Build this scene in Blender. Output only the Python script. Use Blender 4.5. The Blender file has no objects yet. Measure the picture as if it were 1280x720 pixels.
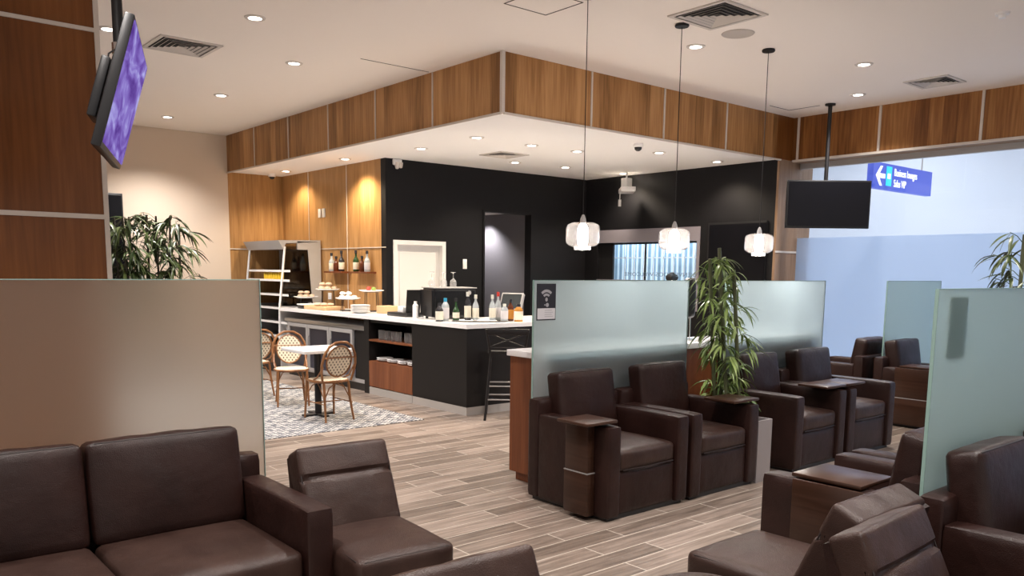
import bpy, bmesh, math, random
from mathutils import Vector, Matrix, Euler
PI = math.pi
random.seed(7)
scn = bpy.context.scene
COL = scn.collection

# ------------------------------------------------------------------ camera, world, exposure
cam_d = bpy.data.cameras.new('camera'); cam = bpy.data.objects.new('camera', cam_d); COL.objects.link(cam)
cam_d.sensor_width = 36.0; cam_d.lens = 1033.1 / 1280 * 36; cam_d.shift_y = 120 / 1280; cam_d.clip_start = 0.05
yaw, pitch, roll = math.radians(-40.1307), math.radians(-7.7533), math.radians(-0.6205)
def _cam_matrix():
    Rz = Matrix.Rotation(yaw, 3, 'Z'); Rx = Matrix.Rotation(pitch, 3, 'X'); Ry = Matrix.Rotation(roll, 3, 'Y')
    M = Rz @ Rx @ Ry                       # columns: right, forward, up
    r, f, u = M.col[0], M.col[1], M.col[2]
    m = Matrix((r, u, -f)).transposed().to_4x4()
    m.translation = Vector((0, 0, 1.55)); return m
cam.matrix_world = _cam_matrix()
scn.camera = cam
scn.view_settings.view_transform = 'Standard'; scn.view_settings.look = 'None'
scn.view_settings.gamma = 1; scn.view_settings.use_curve_mapping = False
scn.view_settings.exposure = 0.66
W = bpy.data.worlds.new('world'); scn.world = W; W.use_nodes = True
W.node_tree.nodes['Background'].inputs[0].default_value = (1.0, 0.92, 0.88, 1)
W.node_tree.nodes['Background'].inputs[1].default_value = 0.55
MAIN_W, SOFFIT_W, WASH_W = 60, 22, 50       # watts of the recessed lamps
WARM = (1.0, 0.80, 0.66); NEUTRAL = (1.0, 0.94, 0.895)
CORRIDOR_W = 54
ZC, ZS = 3.59, 3.04                         # main ceiling, bar soffit

# ------------------------------------------------------------------ materials
def new_mat(name):
    m = bpy.data.materials.new(name); m.use_nodes = True
    nt = m.node_tree; return m, nt, nt.nodes, nt.links, nt.nodes['Principled BSDF']
def plain(name, col, rough=0.5, metal=0.0, spec=0.5, bump=0, bscale=80, coat=0, emit=None, es=0, alpha=None):
    m, nt, N, L, b = new_mat(name)
    b.inputs['Base Color'].default_value = (*col, 1); b.inputs['Roughness'].default_value = rough
    b.inputs['Metallic'].default_value = metal; b.inputs['Specular IOR Level'].default_value = spec
    b.inputs['Coat Weight'].default_value = coat
    if emit: b.inputs['Emission Color'].default_value = (*emit, 1); b.inputs['Emission Strength'].default_value = es
    tc = N.new('ShaderNodeTexCoord'); n = N.new('ShaderNodeTexNoise'); n.inputs['Scale'].default_value = bscale
    L.new(tc.outputs['Object'], n.inputs['Vector'])
    if bump:
        bp = N.new('ShaderNodeBump'); bp.inputs['Strength'].default_value = bump; bp.inputs['Distance'].default_value = 0.002
        L.new(n.outputs['Fac'], bp.inputs['Height']); L.new(bp.outputs[0], b.inputs['Normal'])
    else:
        mr = N.new('ShaderNodeMapRange'); mr.inputs[3].default_value = max(0, rough - .04); mr.inputs[4].default_value = min(1, rough + .04)
        L.new(n.outputs['Fac'], mr.inputs[0]); L.new(mr.outputs[0], b.inputs['Roughness'])
    return m
def ramp(N, stops):
    r = N.new('ShaderNodeValToRGB'); e = r.color_ramp.elements
    while len(e) > 1: e.remove(e[0])
    e[0].position = stops[0][0]; e[0].color = (*stops[0][1], 1)
    for p, c in stops[1:]:
        k = e.new(p); k.color = (*c, 1)
    return r
def wood(name, c_dark, c_mid, c_light, flitch=0.19, rough=0.35, vertical=True, contrast=0.5, coat=0.0):
    m, nt, N, L, b = new_mat(name)
    g = N.new('ShaderNodeNewGeometry'); sp = N.new('ShaderNodeSeparateXYZ'); L.new(g.outputs['Position'], sp.inputs[0])
    add = N.new('ShaderNodeMath'); L.new(sp.outputs[0], add.inputs[0]); L.new(sp.outputs[1], add.inputs[1])
    cb = N.new('ShaderNodeCombineXYZ')
    if vertical:
        L.new(add.outputs[0], cb.inputs[0]); L.new(sp.outputs[2], cb.inputs[2])
    else:
        L.new(sp.outputs[2], cb.inputs[0]); L.new(add.outputs[0], cb.inputs[2])
    mp = N.new('ShaderNodeMapping'); mp.inputs['Scale'].default_value = (1, 1, 0.05); L.new(cb.outputs[0], mp.inputs[0])
    n1 = N.new('ShaderNodeTexNoise'); n1.inputs['Scale'].default_value = 38; n1.inputs['Detail'].default_value = 5; L.new(mp.outputs[0], n1.inputs[0])
    mp2 = N.new('ShaderNodeMapping'); mp2.inputs['Scale'].default_value = (1, 1, 0.12); L.new(cb.outputs[0], mp2.inputs[0])
    n2 = N.new('ShaderNodeTexNoise'); n2.inputs['Scale'].default_value = 7; n2.inputs['Detail'].default_value = 3; n2.inputs['Distortion'].default_value = .6; L.new(mp2.outputs[0], n2.inputs[0])
    dv = N.new('ShaderNodeMath'); dv.operation = 'DIVIDE'; L.new(cb.outputs[0], dv.inputs[0]) if False else None
    sx = N.new('ShaderNodeSeparateXYZ'); L.new(cb.outputs[0], sx.inputs[0]); L.new(sx.outputs[0], dv.inputs[0]); dv.inputs[1].default_value = flitch
    fl = N.new('ShaderNodeMath'); fl.operation = 'FLOOR'; L.new(dv.outputs[0], fl.inputs[0])
    wn = N.new('ShaderNodeTexWhiteNoise'); wn.noise_dimensions = '1D'; L.new(fl.outputs[0], wn.inputs['W'])
    a1 = N.new('ShaderNodeMath'); a1.operation = 'MULTIPLY'; a1.inputs[1].default_value = .5 * contrast; L.new(wn.outputs[0], a1.inputs[0])
    a2 = N.new('ShaderNodeMath'); a2.operation = 'MULTIPLY_ADD'; a2.inputs[1].default_value = .55; L.new(n1.outputs['Fac'], a2.inputs[0]); L.new(a1.outputs[0], a2.inputs[2])
    a3 = N.new('ShaderNodeMath'); a3.operation = 'MULTIPLY_ADD'; a3.inputs[1].default_value = .45; L.new(n2.outputs['Fac'], a3.inputs[0]); L.new(a2.outputs[0], a3.inputs[2])
    off = N.new('ShaderNodeMath'); off.operation = 'SUBTRACT'; off.inputs[1].default_value = .25 * contrast; L.new(a3.outputs[0], off.inputs[0])
    r = ramp(N, [(.28, c_dark), (.5, c_mid), (.74, c_light)]); L.new(off.outputs[0], r.inputs[0])
    L.new(r.outputs[0], b.inputs['Base Color']); b.inputs['Roughness'].default_value = rough; b.inputs['Coat Weight'].default_value = coat; b.inputs['Specular IOR Level'].default_value = .3
    return m
def leather_mat(name, c1, c2):
    m, nt, N, L, b = new_mat(name)
    tc = N.new('ShaderNodeTexCoord')
    n = N.new('ShaderNodeTexNoise'); n.inputs['Scale'].default_value = 5; n.inputs['Detail'].default_value = 6; L.new(tc.outputs['Object'], n.inputs[0])
    r = ramp(N, [(.3, c1), (.72, c2)]); L.new(n.outputs['Fac'], r.inputs[0]); L.new(r.outputs[0], b.inputs['Base Color'])
    n3 = N.new('ShaderNodeTexNoise'); n3.inputs['Scale'].default_value = 9; n3.inputs['Detail'].default_value = 3; L.new(tc.outputs['Object'], n3.inputs[0])
    mr = N.new('ShaderNodeMapRange'); b.inputs['Specular IOR Level'].default_value = .30; mr.inputs[3].default_value = .30; mr.inputs[4].default_value = .48; L.new(n3.outputs['Fac'], mr.inputs[0]); L.new(mr.outputs[0], b.inputs['Roughness'])
    v = N.new('ShaderNodeTexVoronoi'); v.inputs['Scale'].default_value = 260; L.new(tc.outputs['Object'], v.inputs['Vector'])
    mx = N.new('ShaderNodeMath'); mx.operation = 'MULTIPLY_ADD'; mx.inputs[1].default_value = .12; L.new(v.outputs['Distance'], mx.inputs[0]); L.new(n3.outputs['Fac'], mx.inputs[2])
    bp = N.new('ShaderNodeBump'); bp.inputs['Strength'].default_value = .35; bp.inputs['Distance'].default_value = .02
    L.new(mx.outputs[0], bp.inputs['Height']); L.new(bp.outputs[0], b.inputs['Normal'])
    return m
def frosted(name, tint, rough=.42, milk=.35, milkcol=(.6, .66, .65)):
    m, nt, N, L, b = new_mat(name)
    b.inputs['Base Color'].default_value = (*tint, 1); b.inputs['Roughness'].default_value = rough
    b.inputs['Transmission Weight'].default_value = 1; b.inputs['IOR'].default_value = 1.25
    tc = N.new('ShaderNodeTexCoord'); n = N.new('ShaderNodeTexNoise'); n.inputs['Scale'].default_value = 300; L.new(tc.outputs['Object'], n.inputs[0])
    bp = N.new('ShaderNodeBump'); bp.inputs['Strength'].default_value = .05; bp.inputs['Distance'].default_value = .001; L.new(n.outputs['Fac'], bp.inputs['Height']); L.new(bp.outputs[0], b.inputs['Normal'])
    d = N.new('ShaderNodeBsdfDiffuse'); d.inputs[0].default_value = (*milkcol, 1)
    t = N.new('ShaderNodeBsdfTranslucent'); t.inputs[0].default_value = (*milkcol, 1)
    m1 = N.new('ShaderNodeMixShader'); m1.inputs[0].default_value = .82; L.new(d.outputs[0], m1.inputs[1]); L.new(t.outputs[0], m1.inputs[2])
    m2 = N.new('ShaderNodeMixShader'); m2.inputs[0].default_value = milk; L.new(b.outputs[0], m2.inputs[1]); L.new(m1.outputs[0], m2.inputs[2])
    L.new(m2.outputs[0], nt.nodes['Material Output'].inputs[0])
    return m
def clear_glass(name, tint=(1, 1, 1), rough=0.02, gloss=.12):
    m, nt, N, L, b = new_mat(name)
    t = N.new('ShaderNodeBsdfTransparent'); t.inputs[0].default_value = (*tint, 1)
    g = N.new('ShaderNodeBsdfGlossy'); g.inputs['Roughness'].default_value = rough
    lw = N.new('ShaderNodeLayerWeight'); lw.inputs[0].default_value = .5; f = N.new('ShaderNodeMath'); f.operation = 'POWER'; f.inputs[1].default_value = 4; L.new(lw.outputs['Facing'], f.inputs[0])
    k = N.new('ShaderNodeMath'); k.operation = 'ADD'; k.inputs[1].default_value = .03 + gloss * .3; L.new(f.outputs[0], k.inputs[0])
    mx = N.new('ShaderNodeMixShader'); L.new(k.outputs[0], mx.inputs[0]); L.new(t.outputs[0], mx.inputs[1]); L.new(g.outputs[0], mx.inputs[2])
    L.new(mx.outputs[0], nt.nodes['Material Output'].inputs[0]); return m
def frosted_lite(name, tint, milk, f):
    m = clear_glass(name, tint, .04, .2); nt = m.node_tree; N, L = nt.nodes, nt.links
    out = nt.nodes['Material Output']; src = out.inputs[0].links[0].from_socket
    t = N.new('ShaderNodeBsdfTranslucent'); t.inputs[0].default_value = (*milk, 1)
    mx = N.new('ShaderNodeMixShader'); mx.inputs[0].default_value = f; L.new(src, mx.inputs[1]); L.new(t.outputs[0], mx.inputs[2]); L.new(mx.outputs[0], out.inputs[0]); return m
def emis(name, col, s):
    m, nt, N, L, b = new_mat(name)
    e = N.new('ShaderNodeEmission'); e.inputs[0].default_value = (*col, 1); e.inputs[1].default_value = s
    L.new(e.outputs[0], nt.nodes['Material Output'].inputs[0]); return m
def floor_mat():
    m, nt, N, L, b = new_mat('plank_tile')
    g = N.new('ShaderNodeNewGeometry')
    br = N.new('ShaderNodeTexBrick'); br.offset = 0.37; br.offset_frequency = 2; br.squash = 1
    br.inputs['Scale'].default_value = 1; br.inputs['Brick Width'].default_value = 0.92; br.inputs['Row Height'].default_value = 0.155
    br.inputs['Mortar Size'].default_value = .0032; br.inputs['Mortar Smooth'].default_value = .1
    br.inputs['Color1'].default_value = (0, 0, 0, 1); br.inputs['Color2'].default_value = (1, 1, 1, 1); br.inputs['Mortar'].default_value = (.5, .5, .5, 1)
    mp0 = N.new('ShaderNodeMapping'); mp0.inputs['Location'].default_value = (.1, .065, 0); L.new(g.outputs['Position'], mp0.inputs[0]); L.new(mp0.outputs[0], br.inputs['Vector'])
    mp = N.new('ShaderNodeMapping'); mp.inputs['Scale'].default_value = (.07, 1, 1); L.new(g.outputs['Position'], mp.inputs[0])
    # shift the grain per plank
    ad = N.new('ShaderNodeVectorMath'); ad.operation = 'MULTIPLY_ADD'; L.new(br.outputs['Color'], ad.inputs[0]); ad.inputs[1].default_value = (9, 9, 9); L.new(mp.outputs[0], ad.inputs[2])
    n1 = N.new('ShaderNodeTexNoise'); n1.inputs['Scale'].default_value = 34; n1.inputs['Detail'].default_value = 5; n1.inputs['Distortion'].default_value = .3; L.new(ad.outputs[0], n1.inputs[0])
    n2 = N.new('ShaderNodeTexNoise'); n2.inputs['Scale'].default_value = 3; n2.inputs['Detail'].default_value = 2; L.new(ad.outputs[0], n2.inputs[0])
    bw = N.new('ShaderNodeRGBToBW'); L.new(br.outputs['Color'], bw.inputs[0])
    a = N.new('ShaderNodeMath'); a.operation = 'MULTIPLY_ADD'; a.inputs[1].default_value = .95; L.new(n1.outputs['Fac'], a.inputs[0])
    c = N.new('ShaderNodeMath'); c.operation = 'MULTIPLY'; c.inputs[1].default_value = .34; L.new(bw.outputs[0], c.inputs[0]); L.new(c.outputs[0], a.inputs[2])
    a2 = N.new('ShaderNodeMath'); a2.operation = 'MULTIPLY_ADD'; a2.inputs[1].default_value = .25; L.new(n2.outputs['Fac'], a2.inputs[0]); L.new(a.outputs[0], a2.inputs[2])
    r = ramp(N, [(.48, (.100, .074, .058)), (.76, (.205, .158, .127)), (1.0, (.34, .27, .225))]); L.new(a2.outputs[0], r.inputs[0])
    mx = N.new('ShaderNodeMix'); mx.data_type = 'RGBA'; L.new(br.outputs['Fac'], mx.inputs[0]); L.new(r.outputs[0], mx.inputs[6]); mx.inputs[7].default_value = (.55, .49, .42, 1)
    L.new(mx.outputs[2], b.inputs['Base Color']); b.inputs['Roughness'].default_value = .34
    bp = N.new('ShaderNodeBump'); bp.inputs['Strength'].default_value = .2; bp.inputs['Distance'].default_value = .003; L.new(n1.outputs['Fac'], bp.inputs['Height']); L.new(bp.outputs[0], b.inputs['Normal'])
    return m
def pattern_tile():
    m, nt, N, L, b = new_mat('patterned_cement_tile')
    g = N.new('ShaderNodeNewGeometry'); sp = N.new('ShaderNodeSeparateXYZ'); L.new(g.outputs['Position'], sp.inputs[0])
    def wave(sock, per, ph=0):
        mu = N.new('ShaderNodeMath'); mu.operation = 'MULTIPLY_ADD'; mu.inputs[1].default_value = 2 * PI / per; mu.inputs[2].default_value = ph; L.new(sock, mu.inputs[0])
        s = N.new('ShaderNodeMath'); s.operation = 'SINE'; L.new(mu.outputs[0], s.inputs[0]); return s.outputs[0]
    def mth(op, a, bb):
        x = N.new('ShaderNodeMath'); x.operation = op
        for i, v in enumerate((a, bb)):
            if isinstance(v, (int, float)): x.inputs[i].default_value = v
            else: L.new(v, x.inputs[i])
        return x.outputs[0]
    X, Y = sp.outputs[0], sp.outputs[1]
    s = mth('ADD', X, Y); d = mth('SUBTRACT', X, Y)
    p1 = mth('MULTIPLY', wave(X, .20), wave(Y, .20))
    p2 = mth('MULTIPLY', wave(s, .10), wave(d, .10))
    p3 = mth('MULTIPLY', wave(X, .05, 1), wave(Y, .05, 1))
    t = mth('ADD', mth('ADD', mth('MULTIPLY', p1, .5), p2), mth('MULTIPLY', p3, .9))
    r = ramp(N, [(.42, (.06, .07, .09)), (.5, (.16, .17, .19)), (.56, (.50, .485, .465))])
    nz = N.new('ShaderNodeTexNoise'); nz.inputs['Scale'].default_value = 16; nz.inputs['Detail'].default_value = 2; L.new(g.outputs['Position'], nz.inputs[0]); t = mth('ADD', t, mth('MULTIPLY', mth('SUBTRACT', nz.outputs['Fac'], .5), 4.5))
    mr = N.new('ShaderNodeMapRange'); mr.inputs[1].default_value = -1.6; mr.inputs[2].default_value = 1.9; L.new(t, mr.inputs[0]); L.new(mr.outputs[0], r.inputs[0])
    L.new(r.outputs[0], b.inputs['Base Color']); b.inputs['Roughness'].default_value = .5
    return m
def weave_mat():
    m, nt, N, L, b = new_mat('rattan_weave')
    tc = N.new('ShaderNodeTexCoord')
    mp = N.new('ShaderNodeMapping'); mp.inputs['Rotation'].default_value = (0, 0, 0); L.new(tc.outputs['Object'], mp.inputs[0])
    sp = N.new('ShaderNodeSeparateXYZ'); L.new(mp.outputs[0], sp.inputs[0])
    yz = N.new('ShaderNodeMath'); L.new(sp.outputs[1], yz.inputs[0]); L.new(sp.outputs[2], yz.inputs[1])
    def wave(sock, per):
        mu = N.new('ShaderNodeMath'); mu.operation = 'MULTIPLY'; mu.inputs[1].default_value = 2 * PI / per; L.new(sock, mu.inputs[0])
        s = N.new('ShaderNodeMath'); s.operation = 'SINE'; L.new(mu.outputs[0], s.inputs[0]); return s.outputs[0]
    mu = N.new('ShaderNodeMath'); mu.operation = 'MULTIPLY'; L.new(wave(sp.outputs[0], .046), mu.inputs[0]); L.new(wave(yz.outputs[0], .046), mu.inputs[1])
    r = ramp(N, [(.40, (.70, .61, .47)), (.55, (.06, .03, .018))]); L.new(mu.outputs[0], r.inputs[0])
    L.new(r.outputs[0], b.inputs['Base Color']); b.inputs['Roughness'].default_value = .5; return m
def screen_mat():
    m, nt, N, L, b = new_mat('screen_picture')
    tc = N.new('ShaderNodeTexCoord'); mp = N.new('ShaderNodeMapping'); mp.inputs['Scale'].default_value = (.8, .8, 2.2); mp.inputs['Rotation'].default_value = (.5, .3, .2); L.new(tc.outputs['Object'], mp.inputs[0])
    n = N.new('ShaderNodeTexNoise'); n.inputs['Scale'].default_value = 3.2; n.inputs['Detail'].default_value = 4; n.inputs['Distortion'].default_value = 1.2; L.new(mp.outputs[0], n.inputs[0])
    r = ramp(N, [(.30, (.06, .025, .17)), (.45, (.11, .06, .27)), (.56, (.17, .12, .38)), (.68, (.28, .26, .52)), (.82, (.42, .46, .74))]); L.new(n.outputs['Fac'], r.inputs[0])
    e = N.new('ShaderNodeEmission'); e.inputs[1].default_value = .95; L.new(r.outputs[0], e.inputs[0])
    L.new(e.outputs[0], nt.nodes['Material Output'].inputs[0]); return m
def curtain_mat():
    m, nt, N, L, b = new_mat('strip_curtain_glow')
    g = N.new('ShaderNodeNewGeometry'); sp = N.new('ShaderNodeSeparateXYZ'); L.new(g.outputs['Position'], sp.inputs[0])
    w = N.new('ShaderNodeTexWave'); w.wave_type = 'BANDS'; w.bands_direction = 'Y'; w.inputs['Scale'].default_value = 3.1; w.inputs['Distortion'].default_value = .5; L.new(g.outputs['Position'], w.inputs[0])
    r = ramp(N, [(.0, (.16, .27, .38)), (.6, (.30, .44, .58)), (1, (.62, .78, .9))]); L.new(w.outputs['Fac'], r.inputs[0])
    L.new(r.outputs[0], b.inputs['Base Color']); L.new(r.outputs[0], b.inputs['Emission Color']); b.inputs['Emission Strength'].default_value = .45; b.inputs['Roughness'].default_value = .3  # curtain's own emission stands in for daylight coming through the strips
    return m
def leaf_mat(name, c1, c2):
    m, nt, N, L, b = new_mat(name)
    g = N.new('ShaderNodeNewGeometry'); r = ramp(N, [(0, c1), (1, c2)]); L.new(g.outputs['Random Per Island'], r.inputs[0])
    L.new(r.outputs[0], b.inputs['Base Color']); b.inputs['Roughness'].default_value = .38
    return m

M = dict(
    ceiling=plain('ceiling_paint', (.91, .845, .79), .9, spec=.15),
    soffit=plain('soffit_paint', (.90, .885, .88), .9, spec=.15),
    beige=plain('beige_wall_paint', (.66, .55, .45), .85, spec=.2),
    black=plain('black_wall_paint', (.0055, .0052, .0065), .6, spec=.25),
    darkgrey=plain('dark_grey_paint', (.15, .145, .16), .6),
    wood=wood('walnut_veneer', (.20, .092, .028), (.38, .185, .066), (.55, .30, .125), .16, .4, contrast=.6),
    woodbeam=wood('beam_veneer', (.13, .045, .010), (.25, .105, .030), (.42, .20, .070), .16, .4, contrast=.7),
    woodgold=wood('golden_veneer', (.27, .135, .045), (.42, .225, .085), (.56, .33, .14), .3, .4, contrast=.25),
    wooddark=wood('dark_walnut_panel', (.115, .036, .006), (.175, .058, .011), (.24, .090, .020), .55, .32, contrast=.2),
    woodgrey=wood('pillar_veneer', (.19, .115, .068), (.27, .17, .105), (.34, .225, .15), .2, .4, contrast=.3),
    woodred=wood('reddish_cabinet_wood', (.115, .034, .013), (.18, .058, .022), (.25, .09, .036), .25, .38, contrast=.25),
    woodtab=wood('tablet_wood', (.026, .011, .006), (.042, .019, .012), (.060, .030, .02), .12, .28, vertical=False, contrast=.3),
    strip=plain('pale_trim', (.62, .56, .50), .45),
    white=plain('white_laminate', (.86, .85, .84), .3),
    whitepaint=plain('white_paint', (.82, .81, .80), .5),
    counter=plain('white_quartz', (.86, .85, .85), .2, coat=.2),
    plinth=plain('grey_plinth', (.38, .355, .33), .45),
    blacklam=plain('black_laminate', (.007, .006, .006), .5, spec=.3),
    blackp=plain('black_plastic', (.010, .010, .011), .4),
    blackm=plain('black_metal', (.012, .011, .012), .45, metal=.3),
    screenoff=plain('dark_screen', (.004, .004, .006), .3, spec=.2),
    steel=plain('brushed_steel', (.50, .49, .48), .33, metal=1),
    steelgrey=plain('grey_steel_panel', (.40, .39, .39), .4, metal=.25),
    coolergrey=plain('cooler_grey_panel', (.46, .45, .45), .5),
    chrome=plain('chrome', (.75, .75, .75), .12, metal=1),
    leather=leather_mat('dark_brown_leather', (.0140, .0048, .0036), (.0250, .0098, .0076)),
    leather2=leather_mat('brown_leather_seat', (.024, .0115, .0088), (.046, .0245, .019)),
    piping=plain('leather_piping', (.016, .009, .008), .4),
    frost=frosted('frosted_glass', (.82, .93, .93), .38, .48, (.53, .62, .66)),
    frostwarm=frosted('frosted_glass_warm', (.84, .80, .74), .40, .22, (.60, .52, .44)),
    darkglass=clear_glass('dark_side_glass', (.10, .095, .09), .1, .1),
    glass=frosted_lite('clear_glass', (.93, .94, .95), (.8, .8, .8), .22),
    glassclear=clear_glass('thin_clear_glass', (.985, .99, .995), gloss=0.0),
    fridgeglass=frosted_lite('fridge_glass_sheen', (.6, .62, .7), (.5, .5, .62), .45),  # lavender reflections on the doors are put into the pane colour
    smoke=frosted_lite('pendant_glass', (.88, .86, .85), (.8, .77, .75), .045),
    frostteal=frosted('frosted_glass_teal', (.74, .88, .88), .40, .45, (.50, .64, .65)),
    edge=plain('glass_edge', (.25, .38, .34), .2),
    floor=floor_mat(), tile=pattern_tile(), weave=weave_mat(), screen=screen_mat(), curtain=curtain_mat(),
    rattan=wood('rattan_cane', (.14, .055, .022), (.24, .105, .042), (.36, .18, .08), .05, .35),
    lamp=emis('downlight_lens', (1, .93, .86), 14), bulb=emis('pendant_bulb', (1, .95, .90), 26),
    leafg=leaf_mat('green_leaf', (.06, .12, .022), (.30, .40, .12)),
    leafd=leaf_mat('dark_green_leaf', (.018, .035, .010), (.085, .115, .035)),
    cane=plain('bamboo_cane', (.075, .085, .035), .5, bump=.3, bscale=30),
    canedark=plain('dark_cane', (.035, .030, .018), .6, bump=.3, bscale=30),
    pot=plain('grey_planter', (.25, .22, .22), .5),
    soil=plain('soil', (.03, .02, .015), .95, bump=1, bscale=60),
    signblue=plain('sign_blue', (.035, .06, .40), .4, emit=(.10, .16, .75), es=.3),
    signcyan=plain('sign_cyan', (.02, .5, .75), .4, emit=(.02, .6, .85), es=.5),
    signwhite=emis('sign_letters', (.9, .95, 1), 1.1),
    black_ink=plain('black_print', (.02, .018, .025), .5), board_back=plain('board_back', (.27, .27, .22), .7), grey_ink=plain('grey_print', (.36, .35, .37), .5), paper=plain('paper_white', (.62, .60, .62), .7),
    corridor=plain('corridor_wall', (.74, .78, .84), .6), corrfloor=plain('corridor_floor', (.62, .68, .76), .3),
    blindmetal=plain('pale_frame', (.24, .22, .25), .5),
    ink_mirror=plain('window_lettering', (.16, .24, .32), .5),
    yellow=plain('yellow_label', (.78, .52, .03), .4), gold=plain('gold_liquid', (.50, .22, .03), .25), green=plain('green_bottle', (.02, .06, .02), .15),
    amber=plain('amber_bottle', (.10, .025, .008), .15), clearb=plain('clear_bottle', (.42, .46, .48), .12, spec=.8), darkb=plain('dark_bottle', (.02, .02, .025), .12, spec=.8),
    label=plain('cream_label', (.72, .68, .56), .6), bluecap=plain('blue_cap', (.03, .33, .55), .4), redcap=plain('red_cap', (.5, .03, .02), .4), whitecap=plain('white_cap', (.7, .7, .62), .4),
    ceramic=plain('white_ceramic', (.82, .81, .80), .25), bread=plain('bread_crust', (.52, .30, .13), .8, bump=.6, bscale=40), board=plain('light_board_wood', (.56, .36, .19), .6),
    cookie=plain('pale_pastry', (.60, .46, .34), .8, bump=.6, bscale=60), fruit=plain('red_fruit', (.45, .05, .03), .4), lime=plain('green_fruit', (.25, .36, .06), .4),
    possilver=plain('silver_plastic', (.24, .24, .25), .4), posscreen=plain('grey_screen', (.025, .03, .034), .6, spec=.12),
    vent=plain('vent_white', (.62, .57, .53), .6), ventdark=plain('vent_dark', (.03, .03, .03), .9), seam=plain('dark_seam', (.05, .04, .035), .9),
    speaker=plain('speaker_grille', (.50, .45, .41), .8),
)

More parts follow.
